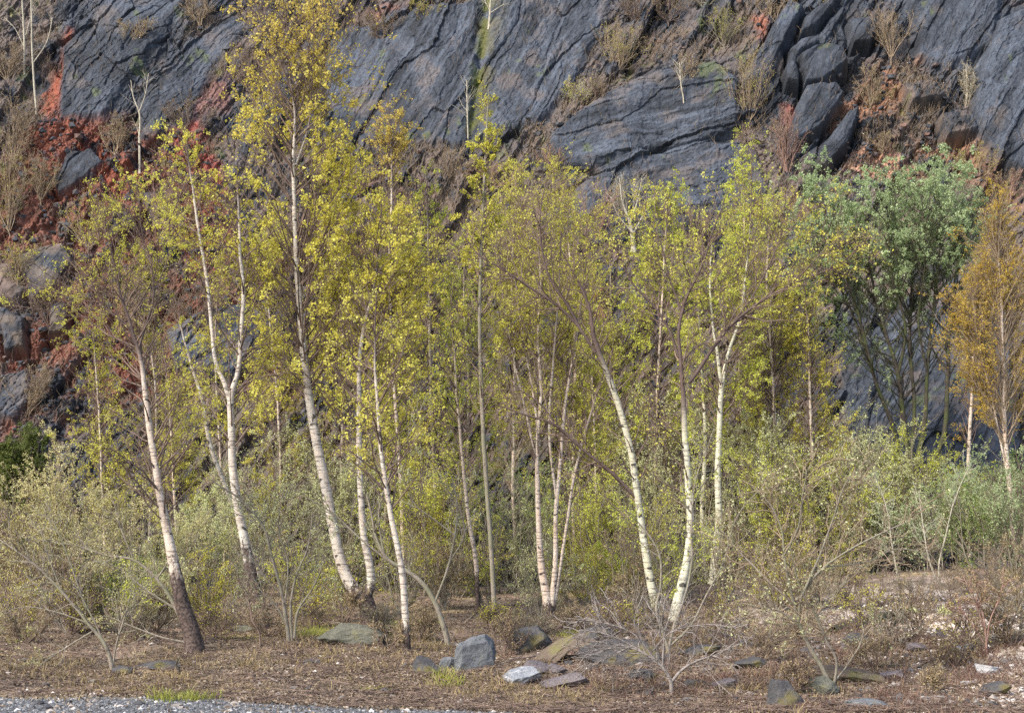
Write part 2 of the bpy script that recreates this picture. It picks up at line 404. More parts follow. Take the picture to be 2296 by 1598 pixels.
    for pts, col in REDS:
        m, sd = poly(wu + 14 * n2, wv + 14 * n3, pts, 16)
        m = m * (1 - .95 * big * scr * sst(.6, .3, f1)) * (1 - slab) * (1 - blk); col = tuple(q * w for q, w in zip(col, (.62, .62, .7)))
        lay(col, m * sst(-.75, -.05, n2 + .5 * n3))
    lay((.19, .075, .05), scr * (1 - big) * sst(1500, 600, u) * sst(-.45, .1, n1 + .5 * n2) * .85)
    lay((.30, .15, .085), scr * (1 - big) * sst(1700, 1850, u) * sst(-.1, .4, n3 + .5 * n2) * .6)
    lay((.085, .095, .022), groove * sst(-.4, .1, n2)); lay((.10, .09, .05), np.exp(-((u - (1120 - v * .13)) / 22) ** 2) * sst(380, 300, v) * .6 * sst(-.4, .3, n2))
    lay((.13, .14, .035), sst(.3, .6, n2 + .3 * n1) * ledge * .6)
    lay((.10, .12, .05), sst(.55, .75, fbm(u / 45, v / 45, 4, 140) + .1) * .6)
    X3 = np.stack([x, y0 - d * NS, z0 + d * NC], -1)
    far = X3[-1:].copy(); far[..., 1] += 80; far[..., 2] += 4
    V = np.concatenate([X3, far]); c = np.concatenate([c, c[-1:]])
    m = vcol_mat('cliff_rock', 9, (.6, 1.45), .03, .8)
    o = mesh_np('cliff', V, grid_faces(len(X), len(S) + 1), m, cols=c.reshape(-1, 3))
    o['kind'] = 'structure'
    _cd.update(X=X, S=S, d=d, scr=scr, ledge=ledge)
def cliff_at(u, v):
    Y = cliffY(v); x = (u - CU) / FX * Y; s = (Y - FOOT) / NC
    i = min(max(np.searchsorted(_cd['S'], s), 0), len(_cd['S']) - 1); j = min(max(np.searchsorted(_cd['X'], x), 0), len(_cd['X']) - 1)
    d = _cd['d'][i, j]
    return np.array([x, Y - d * NS, s * NS + d * NC])

# ---------------------------------------------------------------- branches and leaves
def unit(a): return a / np.maximum(np.linalg.norm(a, axis=-1, keepdims=True), 1e-9)
LM, LS = 4.9, .9      # how many leaves and how large
class Geo:
    def __init__(s): s.V = []; s.F = []; s.A = {}; s.n = 0
    def add(s, V, F, **a):
        V = V.reshape(-1, 3); s.V.append(V); s.F.append(F + s.n); s.n += len(V)
        for k, x in a.items(): s.A.setdefault(k, []).append(np.asarray(x).ravel())
    def build(s, name, mat, parent, org, smooth=True, dom='POINT'):
        if not s.V: return None
        return mesh_np(name, np.concatenate(s.V) - org, np.concatenate(s.F), mat, parent, {k: (dom, np.concatenate(x)) for k, x in s.A.items()}, smooth=smooth)
def tubes(g, P, R, S, rs, lump=0., **extra):
    B, K, _ = P.shape
    T = unit(np.gradient(P, axis=1))
    ref = unit(rs.normal(size=(B, 1, 3)) * .3 + np.array([.3, 1, .1]))
    ref = np.where(np.abs((T * ref).sum(-1, keepdims=True)) > .95, np.array([1., 0, 0]), ref)
    a = unit(np.cross(T, ref)); b = np.cross(T, a)
    th = np.arange(S) / S * 2 * math.pi
    ring = a[:, :, None] * np.cos(th)[None, None, :, None] + b[:, :, None] * np.sin(th)[None, None, :, None]
    RR = R[:, :, None, None]
    if lump: RR = RR * (1 + lump * rs.uniform(-1, 1, (B, K, S, 1)))
    V = P[:, :, None] + ring * RR
    i = np.arange(B * K * S).reshape(B, K, S)
    j = np.roll(i, -1, 2)
    F = np.stack([i[:, :-1], j[:, :-1], j[:, 1:], i[:, 1:]], -1).reshape(-1, 4)
    g.add(V, F, **{k: np.repeat(x.reshape(B * K), S) for k, x in extra.items()})
def leaves(g, rs, C, size, asp=.72):
    n = len(C)
    a = unit(rs.normal(size=(n, 3))); b = unit(np.cross(a, rs.normal(size=(n, 3))))
    s = size * rs.uniform(.55, 1.3, (n, 1)) * .5
    V = np.stack([C + a * s, C + b * s * asp, C - a * s, C - b * s * asp], 1)
    g.add(V, np.arange(4 * n).reshape(n, 4), rnd=rs.uniform(0, 1, n))
def resample(P, W, n):
    P = np.asarray(P, float); W = np.asarray(W, float)
    t = np.concatenate([[0], np.cumsum(np.linalg.norm(np.diff(P, axis=0), axis=1))]); q = np.linspace(0, t[-1], n)
    m = np.gradient(P, t, axis=0) if len(P) > 2 else np.repeat((P[1:] - P[:-1]) / t[-1], 2, 0)
    k = np.clip(np.searchsorted(t, q, 'right') - 1, 0, len(t) - 2); h = (t[k + 1] - t[k])[:, None]; s = ((q - t[k])[:, None]) / h
    out = (2 * s ** 3 - 3 * s ** 2 + 1) * P[k] + (s ** 3 - 2 * s ** 2 + s) * h * m[k] + (-2 * s ** 3 + 3 * s ** 2) * P[k + 1] + (s ** 3 - s ** 2) * h * m[k + 1]
    return out, np.interp(q, t, W)
def grow(rs, P, R, n, t0, t1, ang, L, K, up, wob, rmax, rmin=.003, pw=1., flat=1.):
    """n children from the paths P, length L(t), at `ang` degrees from the parent"""
    B, K0, _ = P.shape
    ln = np.linalg.norm(np.diff(P, axis=1), axis=2).sum(1)
    b = rs.choice(B, n, p=ln ** pw / (ln ** pw).sum())
    t = rs.uniform(t0, t1, n); f = t * (K0 - 1); k = np.minimum(f.astype(int), K0 - 2); f = (f - k)[:, None]
    pos = P[b, k] * (1 - f) + P[b, k + 1] * f
    rp = R[b, k] * (1 - f[:, 0]) + R[b, k + 1] * f[:, 0]
    tan = unit(P[b, k + 1] - P[b, k])
    r = rs.normal(size=(n, 3)); r[:, 1] *= np.where((rs.uniform(0, 1, n) < .45) & (r[:, 1] < 0), -.75, .75)
    per = unit(r - (r * tan).sum(1, keepdims=True) * tan)
    a = np.radians(rs.normal(ang, ang * .22, n))[:, None]
    d = np.cos(a) * tan + np.sin(a) * per
    le = (L(t) if callable(L) else L) * rs.uniform(.55, 1.2, n)
    out = [pos]; step = (le / (K - 1))[:, None]
    for _ in range(K - 1):
        out.append(out[-1] + d * step)
        d = unit(d + np.array([0, 0, up]) * 2.5 / K + rs.normal(size=(n, 3)) * wob)
    r0 = np.minimum(rp * .7, rmax) * rs.uniform(.7, 1, n)
    Rn = np.maximum(r0[:, None] * (1 - np.linspace(0, 1, K)[None] * .85), rmin)
    return np.stack(out, 1), Rn, b, t

M = {}
def mats():
    M['birch'] = mat_birch('white_birch_bark', (.50, .40, .32))
    M['birch_pink'] = mat_birch('pinkish_birch_bark', (.50, .37, .28), (.60, .53, .45))
    M['birch_cream'] = mat_birch('cream_birch_bark', (.48, .45, .31), (.62, .60, .48))
    M['twig'] = mat_bark('brown_twig_bark', (.12, .085, .07), (.24, .175, .14))
    M['twig_red'] = mat_bark('reddish_twig_bark', (.24, .14, .11), (.38, .25, .20))
    M['twig_tan'] = mat_bark('tan_twig_bark', (.21, .155, .11), (.36, .28, .19))
    M['grey'] = mat_bark('grey_green_bark', (.18, .155, .125), (.32, .28, .23), (.20, .19, .13))
    M['pole'] = mat_bark('pale_grey_bark', (.36, .33, .26), (.46, .42, .33))
    M['dead'] = mat_bark('bleached_wood', (.19, .165, .15), (.34, .30, .275))
    M['dark'] = mat_bark('dark_wet_bark', (.045, .04, .035), (.09, .075, .06), (.07, .08, .035))
    M['L_yellow'] = mat_leaf('young_yellow_leaf', [(.42, .35, .06), (.62, .56, .09), (.76, .72, .14), (.84, .82, .30)])
    M['L_gold'] = mat_leaf('golden_leaf', [(.44, .36, .06), (.64, .57, .09), (.78, .73, .14), (.85, .82, .30)], top=((.50, .34, .07), (.74, .60, .16)))
    M['L_lime'] = mat_leaf('young_lime_leaf', [(.34, .37, .05), (.55, .58, .08), (.70, .73, .14), (.82, .84, .34)])
    M['L_olive'] = mat_leaf('olive_bud', [(.36, .31, .06), (.54, .50, .08), (.70, .68, .12), (.78, .78, .24)])
    M['L_ochre'] = mat_leaf('ochre_catkin', [(.32, .21, .035), (.48, .33, .05), (.60, .44, .08), (.66, .56, .16)])
    M['L_sage'] = mat_leaf('sage_leaf', [(.26, .33, .17), (.38, .47, .24), (.50, .60, .32), (.66, .74, .44)])
    M['L_pale'] = mat_leaf('pale_catkin_leaf', [(.46, .49, .20), (.62, .65, .32), (.76, .78, .44), (.86, .86, .58)])
    M['L_cream'] = mat_leaf('cream_catkin', [(.36, .34, .12), (.56, .52, .22), (.74, .68, .35), (.86, .80, .50)])
    M['L_green'] = mat_leaf('fresh_green_leaf', [(.18, .26, .07), (.28, .38, .11), (.40, .50, .16), (.50, .56, .24)])
    M['L_dull'] = mat_leaf('dull_evergreen_leaf', [(.07, .10, .03), (.12, .16, .04), (.19, .22, .06), (.26, .22, .09)])
    M['L_brown'] = mat_leaf('old_brown_leaf', [(.18, .13, .08), (.28, .21, .12), (.38, .31, .15), (.46, .42, .20)], .2)

def tree(name, label, cat, stems, bark='birch', leaf='L_yellow', limb='twig', t0=.35, t1=.98, n1=60, prof=((0, 1.4), (1, .5)), ang=42, n2=14, l2=.45, n3=0, l3=.2,
         nl=14, ls=.045, up=.10, dark=.9, Y=None, group=None, seed=1, wob=.10, r1=.016, flat=1., leafprof=None, onlimb=0, depth=.0, crown='crown', pw=1., wr=(.014, .026)):
    """stems: lists of (u, v, width px) traced bottom to top, the first point of the first stem standing on the ground"""
    rs = np.random.RandomState(seed)
    u0, v0 = stems[0][0][:2]
    org = place(u0, v0) if Y is None else None
    if Y is None: Yb = org[1]
    elif Y == 'cliff': org = cliff_at(u0, v0); Yb = org[1]
    else:
        Yb = Y; x0 = (u0 - CU) / FX * Y; org = np.array([x0, Y, float(gz(x0, Y))])
    root = empty(name, org, label, cat, group)
    px = Yb / FX
    SP, SR = [], []
    trunks = []
    ends = []
    for i, st in enumerate(stems):
        drift = depth * rs.uniform(-1, 1) if i else depth * .3 * rs.uniform(-1, 1)
        pts, w = [], []
        vb, vt = st[0][1], st[-1][1]
        # a later stem starts where it leaves the trunk it grows from
        y_at = Yb
        if i and ends:
            A = np.concatenate(ends); kk = np.argmin(np.hypot(A[:, 3] - st[0][0], A[:, 4] - st[0][1])); y_at = A[kk, 1]
        for (a, b, c) in st:
            f = (vb - b) / max(vb - vt, 1)
            yy = y_at + drift * f * 1.2
            p = at(a, b, yy); pts.append(p); w.append(c * px / 2 * .82)
        if i == 0 and Y is None or i == 0 and Y == 'cliff':
            pts[0] = org.copy(); 
        if i == 0 and Y not in (None, 'cliff'): pts[0] = org
        if i == 0:
            pts.insert(0, pts[0] - np.array([0, 0, .15])); w.insert(0, w[0] * 1.15)
        n = 44
        P, W = resample(pts, w, n)
        L = np.linalg.norm(P[-1] - P[0])
        jit = np.cumsum(rs.normal(0, .0032 * L / 4, (n, 3)), 0); jit[:, 2] = 0
        P = P + jit * (np.linspace(0, 1, n)[:, None] if True else 1)
        SP.append(P); SR.append(W)
        uu, vv = uv(P[:, 0], P[:, 1], P[:, 2])
        ends.append(np.column_stack([P, uu, vv]))
    z0 = org[2]
    for i, (P, W) in enumerate(zip(SP, SR)):
        g = Geo()
        if i == 0: W = W * (1 + .35 * np.exp(-np.arange(len(W)) / 1.6))
        dkv = np.clip(1 - (P[:, 2] - z0) / max(dark, .01), 0, 1) ** .7 if dark > 0 else np.zeros(len(W))
        whv = sst(wr[0] * .8, wr[1] * .8, W)
        tubes(g, P[None], W[None], 10 if W.max() > .03 else 6, rs, .05, dk=dkv[None], wh=whv[None])
        g.build('trunk', M[bark], root, org)
    P = np.stack(SP); R = np.stack(SR)
    pt, pl = [a for a, b in prof], [b for a, b in prof]
    L1 = lambda t: np.interp(t, pt, pl)
    Pa, Ra, ba, ta = grow(rs, P, R, n1, t0, t1, ang, L1, 9, up, wob, r1, .004, flat=flat, pw=pw)
    gb = Geo(); tubes(gb, Pa, Ra, 5, rs)
    levels = [Pa]
    cur, cr = Pa, Ra
    la = np.linalg.norm(Pa[:, -1] - Pa[:, 0], axis=1)
    if n2:
        n2 = max(3, int(n2 * .72))
        Pb, Rb, bb, tb = grow(rs, Pa, Ra, n1 * n2, .15, 1, 38, 1, 6, up * .6, wob * 1.2, r1 * .32, .0022)
        # scale each twig with its limb
        sc = (l2 * np.clip(la[bb], .25, 2) * (1.1 - .6 * tb))[:, None, None]
        Pb = Pb[:, :1] + (Pb - Pb[:, :1]) * sc
        ok = np.ones(len(Pb), bool)      # the inside of a crown carries few twigs
        for Ps, Ws in zip(SP, SR):
            mid = Pb[:, 2]; ww = np.interp(mid[:, 2], Ps[:, 2], Ws); dd = np.abs(mid[:, 0] - np.interp(mid[:, 2], Ps[:, 2], Ps[:, 0]))
            ok &= ~((dd < .15 + ww) & (ww > .028) & (rs.uniform(0, 1, len(Pb)) < .85))
        if ok.sum() > 5: Pb, Rb = Pb[ok], Rb[ok]
        tubes(gb, Pb, Rb, 3, rs); levels.append(Pb)
        if n3:
            Pc, Rc, bc, tc = grow(rs, Pb, Rb, len(Pb) * n3, .15, 1, 40, l3, 5, up * .3, wob * 1.4, .0024, .0016)
            tubes(gb, Pc, Rc, 3, rs); levels.append(Pc)
    gb.build('branches', M[limb], root, org)
    if nl and leaf:
        g = Geo()
        Q = levels[-1]; B, K, _ = Q.shape
        n = int(B * nl * LM)
        b = rs.randint(0, B, n); t = rs.uniform(.1, 1, n) * (K - 1); k = np.minimum(t.astype(int), K - 2); f = (t - k)[:, None]
        C = Q[b, k] * (1 - f) + Q[b, k + 1] * f
        keep = np.ones(n, bool)
        if leafprof:
            uu, vv = uv(C[:, 0], C[:, 1], C[:, 2])
            keep = rs.uniform(0, 1, n) < np.interp(vv, [a for a, _ in leafprof], [q for _, q in leafprof])
        # leaves open in tufts: thin out whole patches of twigs
        cl = vnoise(C[:, 0] * 2.3 + 50, C[:, 2] * 2.3 + C[:, 1] * 1.7, seed + 7)
        keep &= rs.uniform(0, 1, n) < np.clip(.25 + 1.5 * (cl - .2), .12, 1)
        # the inside of a crown is bare: keep most leaves off the trunks
        for Ps, Ws in zip(SP, SR):
            dd = np.abs(C[:, 0] - np.interp(C[:, 2], Ps[:, 2], Ps[:, 0])); ww = np.interp(C[:, 2], Ps[:, 2], Ws)
            keep &= ~((dd < .20 + ww) & (ww > .028) & (rs.uniform(0, 1, n) < .92))
        C = C[keep] + rs.normal(0, ls * .5, (keep.sum(), 3)) 
        leaves(g, rs, C, ls * LS)
        g.build(crown, M[leaf], root, org, smooth=False, dom='FACE')
    return root

def copy_tree(o, dx, label, group=None, rz=0., sc=1.):
    c = o.copy(); COL.objects.link(c); c.location = dx; c.rotation_euler = (0, 0, rz); c.scale = (sc, sc, sc); c['label'] = label
    if group: c['group'] = group
    for ch in list(o.children):
        d = ch.copy(); COL.objects.link(d); d.parent = c
    return c

# ---------------------------------------------------------------- the trees, traced stem by stem
def birches():
    G = 'birches of the front stand'
    tree('birch_tree', 'leaning birch with a black fissured foot and thin brown crown beside the low bare branches', 'birch',
         [[(437, 1462, 50), (405, 1340, 40), (382, 1225, 28), (362, 1130, 22), (345, 1030, 19), (331, 940, 17), (322, 870, 14), (308, 790, 11), (296, 750, 9), (268, 660, 7), (248, 570, 5), (228, 500, 3)],
          [(308, 790, 9), (325, 735, 7), (342, 680, 6), (338, 590, 5), (318, 520, 3), (312, 455, 2)], [(300, 765, 6), (285, 730, 5), (235, 690, 4), (190, 600, 2)]],
         bark='birch_pink', leaf='L_olive', t0=.3, n1=110, prof=((0, 1.5), (.5, 1.3), (.8, .9), (1, .4)), n2=14, n3=1, l2=.42, nl=5, ls=.028, dark=1.75, seed=11, wr=(.030, .045), group=G, ang=44, up=.14)
    tree('birch_tree', 'white birch forking into two upright arms, its dark foot hidden in the thicket', 'birch',
         [[(592, 1405, 42), (570, 1320, 34), (548, 1210, 26), (531, 1120, 24), (521, 1040, 22), (518, 960, 20), (516, 885, 18), (528, 840, 12), (536, 740, 11), (540, 650, 10), (533, 560, 8), (531, 480, 6), (527, 380, 3)],
          [(516, 900, 14), (503, 858, 12), (486, 820, 11), (476, 740, 10), (465, 620, 9), (450, 520, 8), (438, 420, 6), (430, 330, 4), (432, 290, 2)]],
         leaf='L_yellow', t0=.38, n1=100, prof=((0, 1.7), (.5, 1.5), (.8, 1.0), (1, .35)), n2=12, n3=1, l2=.42, nl=5, ls=.045, dark=1.9, seed=12, group=G, ang=46,
         leafprof=[(200, 1), (1000, .8), (1150, .1)])
    tree('birch_tree', 'slender grey stem crossing behind the forked white birch low down', 'birch',
         [[(590, 1390, 16), (562, 1225, 13), (530, 1150, 13), (498, 1070, 12), (470, 990, 12), (455, 900, 10), (436, 838, 8), (416, 765, 5), (404, 700, 3)]],
         leaf='L_olive', t0=.55, n1=28, prof=((0, 1.0), (1, .3)), n2=8, l2=.4, nl=6, ls=.03, dark=.5, seed=13, Y=31.0, group=G)
    tree('birch_tree', 'tallest birch, twin white stems from one black stump under a high yellow crown', 'birch',
         [[(832, 1395, 46), (818, 1345, 42), (790, 1318, 33), (768, 1270, 29), (745, 1170, 28), (726, 1070, 27), (708, 980, 26), (695, 900, 23), (684, 820, 20), (675, 720, 18), (669, 620, 15), (665, 520, 13), (663, 420, 11), (662, 340, 9), (668, 250, 6), (655, 150, 4), (645, -20, 2)],
          [(822, 1345, 26), (831, 1310, 25), (815, 1200, 19), (808, 1100, 17), (805, 1000, 16), (805, 900, 14), (806, 800, 11), (818, 720, 8), (838, 650, 6), (848, 560, 5), (858, 450, 3)],
          [(664, 370, 7), (690, 290, 5), (700, 190, 4), (690, 60, 2)]],
         leaf='L_gold', t0=.36, t1=.99, n1=290, prof=((0, 2.0), (.45, 2.3), (.7, 2.0), (.9, 1.2), (1, .6)), n2=14, n3=1, l2=.40, nl=5, ls=.052, dark=.95, seed=14, wr=(.014, .032), group=G, ang=42, r1=.02,
         leafprof=[(-50, .5), (250, .8), (500, 1), (900, .8), (1100, .25), (1200, .05)], up=.16)
    tree('birch_tree', 'single narrow white stem with peeling foot standing next to the mossy bent willow', 'birch',
         [[(912, 1462, 22), (909, 1380, 20), (900, 1270, 18), (880, 1170, 15), (865, 1080, 13), (853, 980, 11), (848, 900, 9), (842, 800, 6), (846, 650, 3)]],
         leaf='L_yellow', t0=.4, n1=50, prof=((0, 1.1), (.6, 1.1), (1, .5)), n2=12, n3=1, l2=.4, nl=3, ls=.042, dark=.55, seed=15, group=G, ang=44)
    tree('birch_tree', 'thin birch with blotched bark rising just behind the upright grey boulder', 'birch',
         [[(1072, 1372, 13), (1070, 1317, 12), (1066, 1252, 12), (1055, 1190, 11), (1045, 1118, 10), (1037, 1047, 9), (1028, 950, 8), (1018, 850, 6), (1012, 760, 4), (1000, 640, 2)]],
         bark='birch_pink', leaf='L_lime', t0=.35, n1=60, prof=((0, 1.2), (.6, 1.2), (1, .5)), n2=12, n3=1, l2=.4, nl=3, ls=.04, dark=1.1, seed=16, group=G)
    tree('birch_tree', 'very tall straight dull pole with few side twigs, reaching up to the slab face', 'birch',
         [[(1109, 1402, 14), (1105, 1300, 13), (1099, 1200, 13), (1092, 1110, 12), (1085, 1000, 12), (1078, 850, 11), (1075, 750, 10), (1075, 640, 9), (1080, 500, 8), (1084, 390, 7), (1090, 290, 5), (1097, 200, 2)]],
         bark='grey', leaf='L_olive', t0=.4, n1=110, prof=((0, .9), (1, .35)), n2=9, n3=0, l2=.4, nl=5, ls=.036, dark=.2, seed=17, group=G)
    tree('birch_tree', 'clump of pinkish white stems from one reddish foot between pole and leaning birch', 'birch',
         [[(1232, 1390, 30), (1226, 1340, 24), (1215, 1280, 20), (1209, 1200, 16), (1205, 1110, 14), (1204, 1000, 11), (1212, 880, 9), (1206, 760, 8), (1212, 640, 6), (1205, 520, 4), (1210, 400, 2)],
          [(1236, 1370, 18), (1245, 1260, 14), (1246, 1150, 12), (1256, 1040, 10), (1268, 900, 8), (1290, 760, 6), (1310, 620, 4), (1320, 480, 2)],
          [(1240, 1370, 12), (1256, 1270, 9), (1270, 1180, 8), (1290, 1050, 7), (1330, 900, 5), (1370, 780, 3)], [(1208, 1060, 9), (1180, 930, 7), (1150, 800, 6), (1128, 680, 5), (1112, 560, 3)],
          [(1210, 1000, 8), (1196, 880, 7), (1172, 740, 6), (1160, 600, 4), (1158, 470, 2)], [(1248, 1120, 8), (1232, 980, 7), (1240, 820, 6), (1252, 680, 5), (1262, 520, 3)]],
         bark='birch_pink', leaf='L_olive', t0=.36, n1=230, prof=((0, 1.2), (.6, 1.2), (1, .6)), n2=13, n3=1, l2=.42, nl=4, ls=.034, dark=.5, seed=18, wr=(.014, .03), group=G, ang=34, up=.2, depth=.6)
    tree('birch_tree', 'strongly leaning cream birch sending long dark bare limbs out over its neighbours', 'birch',
         [[(1480, 1398, 26), (1466, 1340, 23), (1446, 1230, 21), (1431, 1130, 19), (1411, 1010, 18), (1390, 930, 17), (1365, 860, 16), (1341, 800, 14), (1322, 745, 12), (1312, 690, 9), (1296, 650, 7), (1270, 600, 5), (1245, 555, 3)],
          [(1335, 790, 9), (1295, 730, 9), (1250, 685, 8), (1190, 645, 7), (1120, 600, 5), (1070, 570, 4), (1030, 515, 2)],
          [(1305, 745, 9), (1270, 680, 8), (1235, 630, 7), (1215, 560, 6), (1210, 480, 4), (1225, 400, 2)],
          [(1425, 1115, 10), (1375, 1062, 10), (1312, 1012, 8), (1240, 950, 7), (1180, 930, 5), (1110, 905, 3)],
          [(1255, 962, 5), (1210, 905, 4), (1160, 870, 3), (1080, 820, 2)]],
         bark='birch_cream', leaf='L_yellow', t0=.2, n1=130, prof=((0, 1.0), (1, .7)), n2=11, n3=1, l2=.42, nl=2, ls=.034, dark=.25, seed=19, wr=(.045, .062), group=G, ang=42, up=.05, wob=.16, r1=.014, leafprof=[(400, 1), (900, .5), (1100, .1)])
    tree('birch_tree', 'birch with a curved pale foot and wide dark forking limbs like an open hand', 'birch',
         [[(1508, 1405, 32), (1520, 1345, 27), (1541, 1250, 23), (1547, 1180, 21), (1541, 1080, 20), (1535, 1000, 18), (1530, 900, 14), (1522, 800, 11), (1518, 735, 9), (1538, 660, 7), (1570, 590, 6), (1590, 520, 5), (1625, 430, 2)],
          [(1545, 860, 9), (1566, 830, 10), (1600, 778, 10), (1640, 728, 9), (1700, 680, 7), (1760, 645, 6), (1840, 612, 4), (1920, 588, 2)],
          [(1522, 800, 8), (1500, 740, 7), (1468, 690, 6), (1420, 640, 5), (1380, 560, 3)], [(1640, 728, 6), (1690, 660, 5), (1740, 560, 4), (1770, 470, 2)], [(1530, 700, 6), (1500, 620, 5), (1480, 540, 4), (1440, 470, 2)],
          [(1700, 680, 5), (1780, 630, 4), (1850, 560, 3), (1900, 520, 2)]],
         bark='birch_cream', leaf='L_yellow', t0=.25, n1=150, prof=((0, 1.1), (1, .7)), n2=12, n3=1, l2=.42, nl=1.8, ls=.04, dark=.15, seed=20, wr=(.045, .062), group=G, ang=42, up=.06, wob=.15, leafprof=[(400, 1), (950, .7), (1100, .2)])
    tree('birch_tree', 'plain slim cream trunk squeezed between the curved birch and the thick pale one', 'birch',
         [[(1583, 1325, 15), (1578, 1230, 14), (1575, 1130, 13), (1580, 1050, 12), (1582, 960, 10), (1575, 850, 7), (1570, 720, 4), (1560, 600, 2)]],
         bark='birch_cream', leaf='L_lime', t0=.4, n1=60, prof=((0, 1.0), (1, .5)), n2=12, n3=1, l2=.4, nl=4, ls=.04, dark=.1, seed=21, Y=33.5, group=G)
    tree('birch_tree', 'thick straight pale birch dividing into a narrow V high in the lime leaves', 'birch',
         [[(1600, 1345, 25), (1604, 1250, 22), (1612, 1170, 20), (1609, 1080, 18), (1612, 960, 15), (1617, 870, 13), (1632, 790, 9), (1655, 720, 8), (1668, 620, 5), (1680, 480, 3), (1684, 300, 2)],
          [(1617, 870, 10), (1608, 790, 8), (1595, 716, 7), (1590, 600, 5), (1600, 500, 2)]],
         bark='birch_cream', leaf='L_lime', t0=.35, n1=170, prof=((0, 1.6), (.6, 1.6), (.85, .9), (1, .4)), n2=13, n3=1, l2=.42, nl=4, ls=.046, dark=.1, seed=22, Y=32.5, group=G, ang=40)
    tree('birch_tree', 'narrow orange ochre birch crown standing out at the picture edge past the sage willow', 'birch',
         [[(2296, 1375, 18), (2282, 1250, 14), (2266, 1100, 14), (2256, 1000, 12), (2250, 850, 10), (2245, 750, 8), (2238, 600, 5), (2236, 430, 2)],
          [(2262, 1080, 6), (2225, 900, 6), (2195, 760, 5), (2180, 640, 3)]],
         bark='birch_pink', leaf='L_ochre', limb='twig_tan', t0=.34, n1=380, prof=((0, .9), (.5, 1.5), (.8, 1.1), (1, .3)), n2=14, n3=1, l2=.36, nl=3, ls=.038, dark=.6, seed=23, Y=30.5, ang=28, up=.22, pw=1.4)
    tree('birch_tree', 'drooping ochre twigged young birch with a shadowy stem left of the orange one', 'birch',
         [[(2176, 1370, 14), (2170, 1200, 12), (2172, 1000, 10), (2180, 850, 8), (2190, 700, 4), (2200, 560, 2)]],
         bark='birch_pink', leaf='L_ochre', limb='twig', t0=.4, n1=130, prof=((0, .6), (.6, .7), (1, .3)), n2=11, n3=1, l2=.4, nl=3, ls=.034, dark=.4, seed=24, Y=33.5, ang=30, up=.12)

